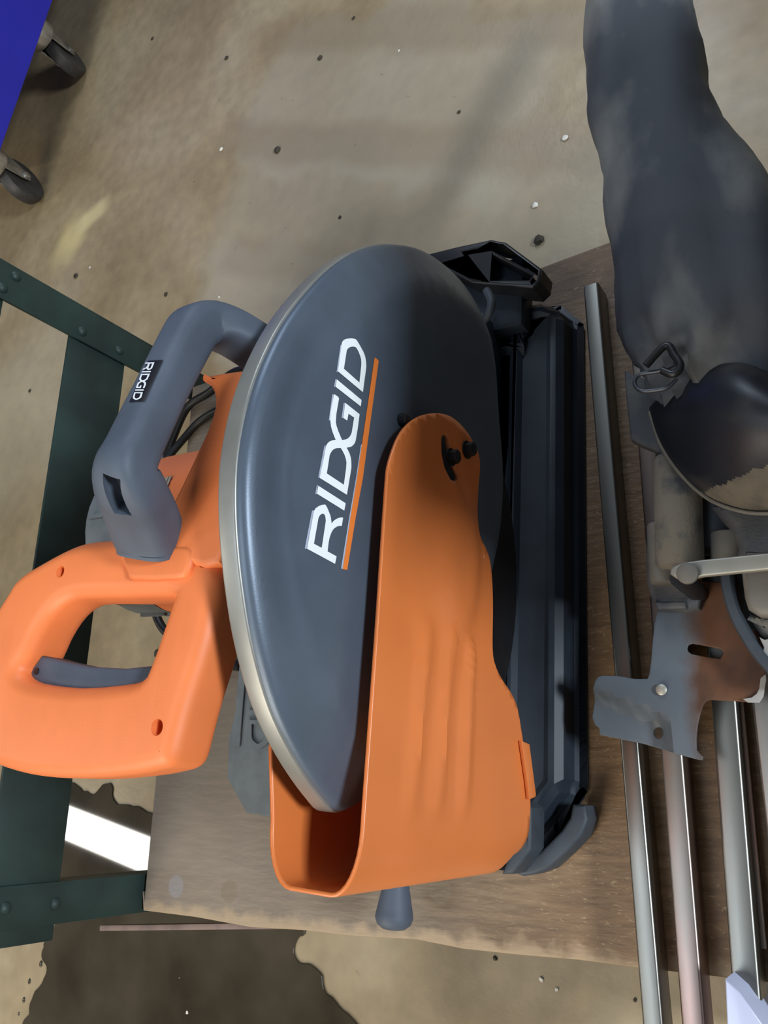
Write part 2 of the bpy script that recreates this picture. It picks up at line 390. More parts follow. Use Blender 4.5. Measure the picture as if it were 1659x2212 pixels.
# ------------------------------------------------------------------ green steel frame
fr = empty('green_stand', (0.2, 0.79, FZ), label='dark green riveted steel frame standing behind the plywood board', cat='frame')
fr_off = -Vector(fr.location)
def fpart(name, bm, m, parent=None):
    bmesh.ops.translate(bm, vec=fr_off, verts=bm.verts)
    o = link(name, from_bm(bm), m, parent or fr); return o
YF = 0.788
# uprights: angle section, face towards the camera
def upright(x0, x1, ztop, flange_side, zb=FZ + 0.0028, lean=0.0):
    bm = bmesh.new(); t = 0.004
    box(bm, ((x0 + x1) / 2, YF + t / 2, (zb + ztop) / 2), (x1 - x0, t, ztop - zb), bev=0.0012)
    xf = x0 if flange_side < 0 else x1
    box(bm, (xf, YF + 0.02, (zb + ztop) / 2), (t, 0.04, ztop - zb), bev=0.0012)
    return bm
lx0, lx1 = W(0, 2033, 1, YF).x, W(0, 1930, 1, YF).x
u1 = fpart('upright_post', upright(lx0 + 0.008, lx1 + 0.004, 0.95, 1), M['green'])
rx0, rx1 = W(0, 648, 1, YF).x, W(0, 565, 1, YF).x
u2 = fpart('upright_post', upright(rx0 + 0.003, rx1 + 0.003, 0.95, 1), M['green'])
def rail(z0, z1, name='cross_rail'):
    bm = bmesh.new(); t = 0.004
    box(bm, ((lx1 + rx0) / 2 - 0.0, YF + t * 1.6, (z0 + z1) / 2), (rx0 - lx1 + 0.10, t, z1 - z0), bev=0.001)
    box(bm, ((lx1 + rx0) / 2, YF + t * 1.6 + 0.012, z0 + 0.002), (rx0 - lx1 + 0.06, 0.026, t), bev=0.001)
    return fpart(name, bm, M['green'])
rail(W(163, 1684, 1, YF).z, W(16, 1648, 1, YF).z)
rail(0.280, 0.365)
for xx in (-0.06, 0.50):
    bm = bmesh.new(); box(bm, (xx, 0.45, -0.038), (0.035, 0.66, 0.035), bev=0.003); fpart('shelf_rail', bm, M['green'])
    bm = bmesh.new(); box(bm, (xx, 0.14, -0.102), (0.035, 0.035, 0.094), bev=0.003); fpart('front_foot', bm, M['green'])
def rivet(px, py, r=0.0062):
    p = W(px, py, 1, YF); bm = bmesh.new()
    lathe(bm, [(-0.001, r * 0.9), (0.0005, r), (0.0022, r * 0.85), (0.0036, r * 0.5), (0.0042, 0.0)], p, (0, -1, 0), 16)
    fpart('rivet', bm, M['green'])
for q in ((12, 1962), (120, 1952), (6, 622), (178, 716), (258, 757), (35, 597)): rivet(*q)

# ------------------------------------------------------------------ puddle
pp = [(150, 1690), (180, 1708), (205, 1712), (235, 1690), (244, 1700), (248, 1732), (285, 1740), (320, 1752), (420, 1800), (560, 1900), (640, 1985), (662, 2008),
      (640, 2045), (650, 2075), (690, 2100), (700, 2135), (735, 2170), (790, 2230), (850, 2330), (860, 2480), (700, 2640), (400, 2700), (120, 2620), (-10, 2480), (10, 2340), (48, 2215), (62, 2190), (70, 2160), (92, 2120), (104, 2095), (92, 2060), (98, 2030), (120, 1990), (110, 1930), (130, 1880), (125, 1780)]
loop = [(lambda v: (v.x, v.y))(WZ(*p, FZ)) for p in pp]
loop = smooth_loop(loop, 5)
loop = [(x + 0.006 * (noise.noise(Vector((x * 60, y * 60, 0)))), y + 0.006 * (noise.noise(Vector((x * 60, y * 60, 5))))) for x, y in loop]
bm = plate([loop], 0.0024, 0.0011, M_xy(FZ + 0.0012), 3)
tag(link('puddle', from_bm(bm), M['puddle'], angle=6), 'dark dirty puddle of water on the concrete below the board corner', 'puddle')

# small drops beside the puddle
drops = [(103, 2082, 7), (92, 2030, 5), (78, 2120, 6), (66, 2160, 6), (55, 2190, 4), (110, 2040, 4), (225, 1706, 3), (262, 1722, 3), (210, 1735, 3)]
for i, (px, py, r) in enumerate(drops[:6]):
    p = WZ(px - 14, py, FZ); rr = r * 0.00050; bm = bmesh.new()
    bmesh.ops.create_icosphere(bm, subdivisions=2, radius=1)
    for v in bm.verts: v.co = Vector((v.co.x * rr * 1.3, v.co.y * rr, max(v.co.z, -0.2) * rr * 0.5)) + Vector((p.x, p.y, FZ + rr * 0.1))
    tag(link('water_drop', from_bm(bm), M['puddle']), 'tiny water drop, number %s from the top, at the left edge of the puddle' % ['two', 'one', 'four', 'five', 'six', 'three'][i] if i not in (1,) else 'topmost tiny water drop at the left edge of the puddle', 'drop', 'water drops along the edge of the puddle')

# crumbs of dirt on the floor
crumbs = [(490, 126, 5), (600, 326, 8), (330, 84, 4), (165, 597, 6), (65, 845, 4), (764, 40, 4), (692, 126, 6), (359, 637, 5), (341, 1411, 8), (992, 243, 4), (1166, 520, 12), (1070, 2070, 5), (1372, 2160, 4), (735, 470, 4)]
pale = [(479, 323, 5), (1222, 299, 7), (1157, 444, 7), (195, 578, 3), (474, 642, 3), (862, 110, 3), (1170, 2115, 5), (1203, 2137, 4), (697, 2000, 6), (720, 2012, 4), (390, 2112, 5), (407, 2185, 6)]
M['crumb'] = mat('dirt_crumb', (0.045, 0.035, 0.018), 0.7, 0, 0.4, 80)
M['chip'] = mat('pale_chip', (0.72, 0.68, 0.60), 0.7, 0, 0.2, 80)
def crumb(px, py, r, m, lab, grp, zf=FZ):
    p = WZ(px, py, zf); k = (px_ray(px, py).normalized().dot(Vector(rt.col[2])))
    dep = (RC @ (p - CAM))[2]; rr = r * dep / F; bm = bmesh.new()
    bmesh.ops.create_icosphere(bm, subdivisions=2, radius=rr)
    for v in bm.verts:
        q = 1 + 0.45 * noise.noise(v.co * (1.2 / rr) + Vector((px, py, 0)))
        v.co = Vector((v.co.x * q, v.co.y * q, v.co.z * q * 0.45)) + Vector((p.x, p.y, zf + rr * 0.35))
    tag(link('debris_crumb', from_bm(bm), m), lab, 'debris', grp)
where_d = ['dark crumb on the floor between the blue cabinet and the top middle', 'largest dark crumb on the open floor right above the carry handle side', 'dark speck on the floor right of the far caster', 'dark crumb on the floor just above the green angled post', 'dark speck on the floor at the left, between the green rails', 'dark speck near the top edge of the photo', 'curled dark speck below the top edge, middle of the floor', 'dark crumb on the floor beside the carry handle corner', 'dark drop seen through the opening of the orange handle', 'lone dark speck on the floor left of the dust bag', 'big dark spot on the floor beyond the black material stop', 'dark speck on the floor just below the board end', 'dark speck on the floor beside the nearest steel tube', 'brown speck on the floor above the wheel guard']
where_p = ['bright chip on the floor right of the caster shadow', 'white chip on the floor left of the dust bag', 'white chip on the floor between the wheel guard and dust bag', 'pale speck on the floor above the green post', 'pale speck on the floor at the carry handle corner', 'pale speck near the top middle of the floor', 'pale splash on the floor below the board, left of two', 'pale splash on the floor below the board, right of two', 'pale chip at the board end under the saw knob, left of two', 'pale chip at the board end under the saw knob, right of two', 'straw-coloured sliver in the puddle, upper of two', 'straw-coloured sliver in the puddle, lower of two']
for c, w in zip(crumbs, where_d): crumb(*c, M['crumb'], w, 'dark crumbs on the floor')
for c, w in zip(pale, where_p): crumb(*c, M['chip'], w, 'pale chips on the floor')

# ------------------------------------------------------------------ blue cabinet and its casters
zc = FZ + 0.14
a = WZ(115, 0, zc); b_ = WZ(0, 330, zc); d = (a - b_); d.z = 0; d.normalize()
nrm = Vector((-d.y, d.x, 0))
if nrm.y < 0: nrm = -nrm
corner = b_ - d * 0.02; far = a + d * 0.35
cab = empty('tool_cabinet', (corner.x, corner.y, zc), label='bright blue steel tool cabinet on casters at the floor\'s far corner', cat='cabinet')
def crel(v): return Vector(v) - Vector((corner.x, corner.y, zc))
bm = bmesh.new()
ang = math.atan2(d.y, d.x); Lc = (far - corner).length
Mc = Matrix.Rotation(ang, 4, 'Z')
sgn = 1 if (Matrix.Rotation(ang, 3, 'Z') @ Vector((0, 1, 0))).dot(nrm) > 0 else -1
box(bm, (Lc / 2, sgn * 0.24, 0.42), (Lc, 0.48, 0.84), bev=0.004)
bmesh.ops.transform(bm, matrix=Mc, verts=bm.verts)
link('cabinet_body', from_bm(bm), M['blue'], cab)
for k, (px, py, yawd, rad) in enumerate(((140, 122, 115, 0.050), (44, 392, 110, 0.052))):
    c = WZ(px, py, FZ + rad); ya = math.radians(yawd)
    ax = Vector((math.cos(ya), math.sin(ya), 0))      # wheel axle
    cc = crel(c)
    bm = bmesh.new(); lathe(bm, [(-0.014, 0.001), (-0.014, rad * 0.62), (-0.015, rad * 0.8), (-0.012, rad * 0.97), (-0.006, rad), (0.006, rad), (0.012, rad * 0.97), (0.015, rad * 0.8), (0.014, rad * 0.62), (0.014, 0.001)], cc, ax, 36)
    w = link('caster_wheel', from_bm(bm), M['tyre'], cab)
    bm = bmesh.new()
    roll = ax.cross(Vector((0, 0, 1)))
    for s in (-1, 1):
        loops = [[(-0.022, 0.055), (0.030, 0.055), (0.020, 0.02), (0.008, -0.010), (-0.008, -0.010), (-0.016, 0.01)]]
        pb = plate(loops, 0.003, 0.0006)
        T = Matrix((( roll.x, 0, ax.x, cc.x + ax.x * s * 0.020), (roll.y, 0, ax.y, cc.y + ax.y * s * 0.020), (0, 1, 0, cc.z), (0, 0, 0, 1)))
        bmesh.ops.transform(pb, matrix=T, verts=pb.verts); me = bpy.data.meshes.new('t'); pb.to_mesh(me); pb.free(); bm.from_mesh(me)
        lathe(bm, [(0, 0.009), (0.003, 0.009), (0.004, 0.006)], cc + ax * s * 0.0215, ax * s, 14)
    lathe(bm, [(0.052, 0.030), (0.060, 0.034), (0.140 - rad, 0.034)], Vector((cc.x, cc.y, cc.z)) , (0, 0, 1), 24)
    link('caster_fork', from_bm(bm), M['chrome'], cab)

# ------------------------------------------------------------------ steel tubes lying on the board
def tube_run(name, xl, xr, yl_of, w, h, z0, m, lab, cat='tube', wall=0.0018):
    """hollow rectangular tube; yl_of(x)=y of its back face"""
    bm = bmesh.new(); rings = []
    def sec(x, inset):
        yb = yl_of(x) - inset; yf = yl_of(x) - w + inset; a0 = z0 + inset; a1 = z0 + h - inset
        r = 0.0022 if inset == 0 else 0.001; pts = []
        for cx, cy, s in ((yb - r, a1 - r, 0), (yf + r, a1 - r, 90), (yf + r, a0 + r, 180), (yb - r, a0 + r, 270)):
            for k in range(4):
                t = math.radians(s + 30 * k); pts.append(Vector((x, cx + r * math.cos(t), cy + r * math.sin(t))))
        return pts
    R = loft(bm, [sec(xl + 0.03, wall), sec(xl, wall), sec(xl, 0), sec(xr, 0), sec(xr, wall), sec(xr - 0.03, wall)], cap=True)
    return tag(link(name, from_bm(bm), m, angle=40), lab, cat)
def liney(p1, p2, z):
    a, b = WZ(*p1, z), WZ(*p2, z); k = (b.y - a.y) / (b.x - a.x)
    return (lambda x: a.y + k * (x - a.x)), a, b
h1 = 0.028
f1, A1, B1 = liney((1259.5, 620), (1388, 2212), h1)
tube_run('square_tube', B1.x - 0.10, A1.x, f1, 0.0150, h1, 0.0005, M['steel'], 'polished steel tube lying nearest to the cut-off saw base')
f2, A2, B2 = liney((1427, 1612), (1466, 2130), h1)
tube_run('square_tube', -0.34, 0.50, f2, 0.0165, h1, 0.0005, M['steel_red'], 'second steel tube from the saw base, pinkish tint on its side')
f3, A3, B3 = liney((1543, 1612), (1587, 2212), h1)
tube_run('square_tube', -0.34, 0.52, f3, 0.0185, h1, 0.0005, M['steel'], 'wide steel tube passing under the torn tip of the rusty bracket')
f5, A5, B5 = liney((1633, 1600), (1659, 1835), h1)
tube_run('square_tube', -0.34, 0.52, f5, 0.030, h1, 0.0005, M['steel'], 'steel tube at the right edge, farthest from the cut-off saw')
bm = bmesh.new(); pa = WZ(1649, 2050, 0.007); pb_ = WZ(1607, 1600, 0.007)
dd = (pb_ - pa).normalized(); lathe(bm, [(0, 0.003), (0.0008, 0.0042), (0.40, 0.0042), (0.401, 0.003)], pa, dd, 20)
tag(link('round_bar', from_bm(bm), M['steel_red']), 'short round steel bar with bright end lying between the two right-hand tubes', 'bar')
# pale sheet in the lower right corner
q = [WZ(1628, 2066, -0.045), WZ(1656, 2090, -0.045), WZ(1700, 2150, -0.045), WZ(1700, 2290, -0.045), WZ(1640, 2290, -0.045)]
bm = plate([[(v.x, v.y) for v in q]], 0.21, 0.001, M_xy(-0.15 + 0.105))
tag(link('steel_offcut', from_bm(bm), M['lav']), 'pale lavender metal block at the lower right corner beside the tube ends', 'offcut')

# ------------------------------------------------------------------ cut-off saw
saw = empty('cutoff_saw', tuple(SO), YAW, label='orange and slate-grey abrasive cut-off saw with black base standing on the plywood board', cat='saw')

# --- base
GX = 0.470
def base_out(i):   # inset outline (x,y); i = inset
    return [(0.004 + i * 0.3, -0.009 + i), (GX - 0.02, -0.009 + i), (GX + 0.008 - i, 0.015 + i * 0.4), (GX + 0.014 - i, 0.06), (GX + 0.014 - i, 0.285), (GX - 0.01 - i, 0.315 - i), (-0.02 + i, 0.315 - i), (-0.066 + i, 0.275), (-0.066 + i, 0.052 + i * 0.3), (-0.030 + i * 0.8, 0.016 + i * 0.7)]
rings = []
for ins, z in ((0.0, 0.0), (0.0, 0.004), (0.006, 0.006), (0.009, 0.010), (0.011, 0.030), (0.017, 0.036), (0.022, 0.037), (0.027, 0.034), (0.052, 0.034), (0.056, 0.040), (0.060, 0.040), (0.066, 0.034), (0.09, 0.034)):
    rings.append([Vector((x, y, z)) for x, y in base_out(ins)])
bm = bmesh.new(); loft(bm, rings)
bmesh.ops.bevel(bm, geom=[e for e in bm.edges if abs((e.verts[0].co - e.verts[1].co).z) > 0.002 and abs(e.verts[0].co.z-e.verts[1].co.z) > 0.7*e.calc_length()], offset=0.006, segments=3, affect='EDGES')
base = link('base', from_bm(bm), M['base'], saw, angle=25)
# raised channel under the wheel
bm = bmesh.new(); box(bm, (0.235, 0.105, 0.042), (0.40, 0.075, 0.020), bev=0.004); box(bm, (0.235, 0.0685, 0.055), (0.42, 0.004, 0.045), bev=0.0015)
link('wheel_channel', from_bm(bm), M['base'], saw)
# bumper at the left front corner
bo = [(1236, 1738), (1262, 1740), (1269, 1770), (1256, 1805), (1222, 1842), (1182, 1878), (1150, 1890), (1128, 1893), (1112, 1886), (1130, 1845), (1152, 1850), (1168, 1838), (1212, 1795), (1230, 1768)]
bm = plate([[(v.x, v.y) for v in (SZ(*p, 0.030) for p in bo)]], 0.029, 0.003, M_xy(0.0155))
link('corner_bumper', from_bm(bm), M['bumper'], saw)
bo = [(1142, 1735), (1150, 1745), (1148, 1835), (1128, 1865), (1108, 1888), (1085, 1888), (1100, 1850), (1125, 1800)]
bm = plate([[(v.x, v.y) for v in (SZ(*p, 0.055) for p in bo)]], 0.030, 0.003, M_xy(0.042))
link('corner_pad', from_bm(bm), M['bumper'], saw)
# rear stop bracket: an open polygon loop beyond the right end
zo = 0.075
oo = [(905, 552), (985, 532), (1060, 516), (1092, 522), (1170, 580), (1166, 606), (1150, 622), (1020, 612)]
ii = [(950, 574), (1010, 556), (1060, 548), (1148, 594), (1142, 603), (1060, 604), (1000, 592)]
bm = plate([[(v.x, v.y) for v in (SZ(*p, zo) for p in oo)], [(v.x, v.y) for v in (SZ(*p, zo) for p in ii)]], 0.030, 0.003, M_xy(zo - 0.015))
link('material_stop', from_bm(bm), M['black'], saw)
bm = bmesh.new(); box(bm, (0.475, 0.09, 0.04), (0.08, 0.11, 0.03), bev=0.006); link('stop_mount', from_bm(bm), M['base'], saw)
bm = bmesh.new(); hp = [SZ(1052, 628, 0.10), SZ(1062, 655, 0.105), SZ(1052, 685, 0.10), SZ(1030, 700, 0.085)]
sweep(bm, smooth3(hp, 5), (0.004, 0.004), n=12); link('spark_hook', from_bm(bm), M['bumper'], saw)
# vise screw and knob
bm = bmesh.new(); kc = SZ(850, 2008, 0.055)
lathe(bm, [(0, 0.002), (0.0008, 0.010), (0.004, 0.0145), (0.009, 0.0165), (0.013, 0.0160), (0.036, 0.0112), (0.046, 0.0102), (0.047, 0.004)], kc, (1, 0.0, 0.0), 32)
link('vise_knob', from_bm(bm), M['rubber'], saw, angle=50)
bm = bmesh.new(); lathe(bm, [(0.045, 0.006), (0.19, 0.006)], kc, (1, 0, 0), 16); link('vise_screw', from_bm(bm), M['bolt'], saw)
# grey cast fence with raised lettering (behind the wheel guard)
zf = 0.075
fo = [(490, 1682), (531, 1756), (600, 1768), (720, 1760), (720, 1280), (600, 1280), (560, 1400), (517, 1490), (492, 1600)]
bm = plate([[(v.x, v.y) for v in (SZ(*p, zf) for p in fo)]], 0.040, 0.002, M_xy(zf - 0.020))
fence = link('vise_fence', from_bm(bm), M['cast'], saw); fence['label'] = 'grey cast fence plate with raised letters'

# --- upper wheel guard
FY = 0.018
fe = [(742, 1752), (718, 1726), (690, 1688), (655, 1632), (616, 1554), (588, 1472), (563, 1370), (547, 1270), (537, 1180), (532, 1090), (534, 1000), (545, 920), (564, 840), (592, 765), (630, 692), (678, 627), (728, 575), (778, 541), (826, 525), (872, 525), (914, 535), (955, 560), (996, 598), (1031, 648), (1056, 705), (1069, 762), (1077, 830), (1081, 900), (1087, 975), (1091, 1060), (1080, 1180), (1040, 1330), (970, 1490), (880, 1630), (810, 1712), (768, 1746)]
floop = smooth_loop([(v.x, v.z) for v in (SY(*p, FY) for p in fe)], 3)
GB = 0.0365
bm = plate([floop], GB - FY, 0.0055, M_xz((FY + GB) / 2), 4)
ymin = min(v.co.y for v in bm.verts)
refine(bm, (0, 2), 0.008, lambda f: all(abs(v.co.y - ymin) < 1e-5 for v in f.verts))
V2 = [Vector(p) for p in floop]
pl = [Vector((v.x, v.z)) for v in (SY(*p, 0.012) for p in ((1020, 640), (1060, 760), (1080, 900), (1090, 1060)))]
for v in bm.verts:
    if abs(v.co.y - ymin) < 1e-5:
        p = Vector((v.co.x, v.co.z)); dmin = min(seg_dist(p, V2[i], V2[(i + 1) % len(V2)]) for i in range(0, len(V2)))
        q_ = max(0.0, min(1.0, (dmin - 0.004) / 0.027)); v.co.y += -0.0125 * (q_ if q_ < 0.93 else 0.93 + 0.035 * (1 - (1 - (q_ - 0.93) / 0.07) ** 2)) + 1.1 * max(0.0, p.y - 0.30) ** 2 * sstep((dmin - 0.004) / 0.03)
bmesh.ops.recalc_face_normals(bm, faces=bm.faces)
guard = link('wheel_guard', from_bm(bm), M['guard'], saw, angle=50)
guard['label'] = 'slate-grey upper wheel guard'
FP = ymin - 0.0120
def offset_loop(l, d):
    n = len(l); out = []
    area2 = sum(l[i][0] * l[(i + 1) % n][1] - l[(i + 1) % n][0] * l[i][1] for i in range(n)); sg = 1 if area2 > 0 else -1
    for i in range(n):
        a, b, c = Vector(l[i - 1]), Vector(l[i]), Vector(l[(i + 1) % n]); t = (c - a).normalized(); nn = Vector((t.y, -t.x)) * sg
        out.append(tuple(b + nn * d))
    return out
bm = plate([offset_loop(floop, 0.0012), offset_loop(floop, -0.006)], GB - FY - 0.006, 0.0016, M_xz((FY + GB) / 2 + 0.0035), 3)
link('guard_rim', from_bm(bm), M['rim'], guard, angle=50)
# abrasive wheel
gc = Vector((0.165, 0.032, 0.235))
bm = bmesh.new(); lathe(bm, [(-0.0015, 0.001), (-0.0015, 0.168), (0.0015, 0.168), (0.0015, 0.001)], gc, (0, 1, 0), 64)
link('cutting_wheel', from_bm(bm), M['black'], saw)

# --- logo glyph outlines in photo pixels
def A_(l): return [(650 + x * 0.12658, 960 + y * 0.12658) for x, y in l]
def B_(l): return [(680 + x * 0.12055, 720 + y * 0.12055) for x, y in l]
G = []
G.append([A_([(105, 1780), (220, 1140), (250, 1090), (310, 1050), (360, 1032), (415, 1025), (445, 1070), (470, 1130), (495, 1190), (510, 1240), (525, 1350), (545, 1320), (575, 1290), (640, 1255), (680, 1247), (720, 1248), (698, 1390), (655, 1390), (620, 1400), (585, 1420), (560, 1440), (530, 1485), (510, 1530), (490, 1590), (475, 1660), (455, 1825), (608, 1910), (583, 2038)]),
          A_([(222, 1695), (290, 1310), (300, 1255), (320, 1215), (345, 1190), (378, 1180), (400, 1195), (415, 1225), (425, 1300), (355, 1765)])])
G.append([A_([(272, 840), (298, 705), (765, 1005), (740, 1130)])])
G.append([A_([(320, 570)]) + B_([(175, 2157), (185, 2090), (205, 2010), (225, 1975), (255, 1945), (300, 1922), (375, 1910), (345, 1840), (315, 1760), (290, 1670), (275, 1540), (280, 1420), (345, 1095), (360, 1097), (415, 1135), (435, 1165), (385, 1450), (376, 1590), (390, 1660), (420, 1750), (490, 1915), (560, 1900), (605, 1875), (640, 1830), (660, 1785), (705, 1510), (605, 1440), (580, 1565), (510, 1515), (545, 1245), (803, 1450), (770, 1700), (735, 1910), (720, 1960), (700, 1990), (670, 2020), (650, 2032), (570, 2050)])
          + A_([(800, 90), (830, 155), (850, 220), (860, 280), (862, 400), (785, 860)]),
          A_([(442, 495), (490, 190), (500, 160), (530, 110), (560, 82), (600, 65), (680, 60), (710, 110), (745, 180), (768, 250), (777, 310), (770, 420), (732, 688)])])
G.append([B_([(370, 955), (395, 825), (838, 1195), (825, 1310)])])
G.append([B_([(415, 680), (480, 190), (490, 155), (510, 130), (540, 108), (570, 98), (650, 90), (710, 97), (740, 110), (765, 145), (800, 200), (870, 330), (895, 390), (910, 450), (920, 530), (922, 610), (862, 1055)]),
          B_([(522, 635), (572, 310), (585, 282), (610, 260), (640, 242), (680, 235), (715, 240), (740, 255), (765, 295), (790, 345), (815, 410), (828, 460), (834, 520), (832, 580), (800, 882)])])
SH = [A_([(65, 1775), (188, 1135), (205, 1120), (218, 1130), (100, 1782)]), A_([(245, 850), (272, 695), (290, 700), (265, 848)]), A_([(295, 565), (400, 25), (425, 20), (320, 570)]),
      B_([(390, 695), (460, 215), (478, 200), (412, 685)]), B_([(343, 960), (370, 820), (390, 826), (365, 955)]), B_([(250, 1560), (315, 1090), (340, 1097), (275, 1560)]), B_([(480, 1515), (518, 1245), (540, 1250), (505, 1515)]),
      A_([(685, 2118), (715, 2125), (840, 1300), (960, 600), (1045, 0), (1025, 0), (935, 600), (815, 1300)]) ]
stripe = A_([(715, 2125), (790, 2145), (930, 1250), (1020, 750), (1130, 0)]) + B_([(915, 2157), (1010, 1500), (1085, 950), (1150, 510), (1130, 470), (1075, 435), (1000, 900), (905, 1600), (835, 2100)])
stripe = A_([(715, 2125), (790, 2145), (935, 1250), (1060, 560)]) + B_([(1000, 1560), (1145, 500), (1130, 470), (1072, 432), (925, 1440)]) + A_([(960, 560), (845, 1250)])
def decal(name, loops, m, off):
    lo = [[(v.x, v.z) for v in (SY(*p, FP) for p in l)] for l in loops]
    bm = plate(lo, 0.0, 0, M_xz(FP))
    refine(bm, (0, 2), 0.006, lambda f: True)
    for v in bm.verts:
        h = gbv.ray_cast(CL, (v.co - CL).normalized())[0]
        if h is not None: v.co = h + (CL - h).normalized() * off
    return link(name, from_bm(bm), m, guard, smooth=False)
gbv = BVHTree.FromPolygons([v.co.copy() for v in guard.data.vertices], [tuple(p.vertices) for p in guard.data.polygons])
for nm, g in zip(('letter_r', 'letter_i', 'letters_d_g', 'letter_i', 'letter_d'), G): decal(nm, g, M['white'], 0.0006)
decal('orange_stripe', [stripe], M['stripe'], 0.0006)
for s_ in SH: decal('letter_edge', [s_], M['silver'], 0.0004)
# normalised glyph coordinates (u along the word, v up), for the small copies of the word
q0 = SY(724.9, 1216.4, FP); q1 = SY(783.9, 847, FP); qt = SY(659.5, 1184, FP)
eu = Vector((q1.x - q0.x, q1.z - q0.z)); ev = Vector((qt.x - q0.x, qt.z - q0.z)); det = eu.x * ev.y - eu.y * ev.x
def uv(p):
    v = SY(*p, FP); w = Vector((v.x - q0.x, v.z - q0.z)); return ((w.x * ev.y - w.y * ev.x) / det, (eu.x * w.y - eu.y * w.x) / det)
GUV = [[[uv(p) for p in l] for l in g] for g in G]
UMAX = max(u for g in GUV for l in g for u, v in l); UMIN = min(u for g in GUV for l in g for u, v in l)

# --- lower orange guard (U-shaped shell)
LY0, LY1 = -0.006, 0.055
lt = 0.337
fo = [(1060, 905)]
lo_px = [(835, 1040), (838, 1010), (848, 975), (862, 942), (880, 918), (905, 900), (935, 893), (970, 900), (1000, 926), (1022, 960), (1032, 985), (1034, 1010), (1030, 1060), (1027, 1120), (1031, 1155), (1048, 1187), (1058, 1225), (1062, 1300), (1061, 1390), (1065, 1430), (1080, 1465), (1100, 1495), (1115, 1530), (1127, 1600), (1137, 1660), (1142, 1715), (1143, 1742)]
fp_ = [SY(*p, LY0) for p in lo_px]
body = [(v.x, v.z) for v in fp_]
xl = -0.0515; rc = 0.033; ry_ = 0.017
zbot = fp_[-1].z
front = smooth_loop(body, 3, closed=False) + [(xl + rc, zbot + 0.001), (xl + rc, lt), (0.0, lt), (0.10, lt - 0.001)]
slot_px = [(950, 950), (952, 942), (958, 939), (964, 944), (967, 962), (973, 998), (984, 1026), (984, 1036), (977, 1041), (969, 1038), (957, 1010), (951, 980)]
slot = [(v.x, v.z) for v in (SY(*p, LY0) for p in slot_px)]
cu = plate([front, slot], 0.0, 0, M_xz(LY0))
refine(cu, (0, 2), 0.006, lambda f: True)
bmesh.ops.remove_doubles(cu, verts=cu.verts, dist=1e-5)
ribs = [[SY(*p, LY0) for p in r] for r in (((918, 1365), (880, 1775)), ((968, 1385), (936, 1785)), ((1012, 1405), (996, 1785)))]
def rib_h(x, z):
    y = 0; p = Vector((x, z))
    for a, b in ribs:
        A2_, B2_ = Vector((a.x, a.z)), Vector((b.x, b.z)); ab = B2_ - A2_; t = max(0, min(1, (p - A2_).dot(ab) / ab.length_squared)); q = p - A2_ - ab * t
        ln = abs((p - A2_).dot(ab.normalized().orthogonal()))
        y += -0.0036 * math.exp(-(q.length / 0.0055) ** 2) * (0.35 + 0.65 * sstep((1 - t) * 3.0))
    bc = SY(985, 1215, LY0); dx = (x - bc.x) / 0.050; dz = (z - bc.z) / 0.030
    r = dx * dx + dz * dz
    y += -0.0065 * math.exp(-r * r * 1.2)
    dc = SY(890, 1150, LY0); r2 = ((x - dc.x) / 0.05) ** 2 + ((z - dc.z) / 0.02) ** 2
    y += 0.0045 * math.exp(-r2)
    return y
bmf = cu
inner = {v for v in bmf.verts if not v.is_boundary}
for v in bmf.verts:
    dd_ = min(1.0, (v.co.x - (xl + rc)) / 0.012) if v.co.x > xl + rc else 0
    v.co.y += rib_h(v.co.x, v.co.z) * max(0, dd_)
# end wall with rounded corners and back panel
zs = sorted({round(v.co.z, 6) for v in bmf.verts if abs(v.co.x - (xl + rc)) < 1e-5})
rings = []
for z in zs:
    tz = sstep((z - zbot - 0.001) / 0.03); xo = xl + 0.010 * (1 - tz); r = []
    for k in range(9):
        t = math.radians(90 * k / 8); r.append(Vector(((xl + rc) * (1 - math.sin(t)) + xo * math.sin(t), LY0 + ry_ - ry_ * math.cos(t), z)))
    for k in range(9):
        t = math.radians(90 * k / 8); r.append(Vector(((xl + rc) * (1 - math.cos(t)) + xo * math.cos(t), LY1 - ry_ + ry_ * math.sin(t), z)))
    r.append(Vector((0.02, LY1, z + (0.008 if z > 0.33 else 0)))); r.append(Vector((0.16, LY1, z - 0.02 * (z > 0.3))))
    rings.append(r)
loft(bmf, rings, cap=False, closed=False)
bmesh.ops.remove_doubles(bmf, verts=bmf.verts, dist=0.00002)
me = from_bm(bmf)
lg = link('lower_guard', me, M['orange'], saw, angle=40); lg['label'] = 'orange U-shaped lower wheel guard'
sm = lg.modifiers.new('solid', 'SOLIDIFY'); sm.thickness = 0.0022; sm.offset = 0
me2 = evalmesh(lg); lg.modifiers.clear(); lg.data = me2
# tab on the lower edge
tb = [(1126, 1600), (1143, 1607), (1157, 1715), (1156, 1722), (1143, 1727), (1139, 1690)]
bm = plate([[(v.x, v.z) for v in (SY(*p, LY0 - 0.004) for p in tb)]], 0.003, 0.0008, M_xz(LY0 - 0.003)); link('guard_tab', from_bm(bm), M['orange'], lg)
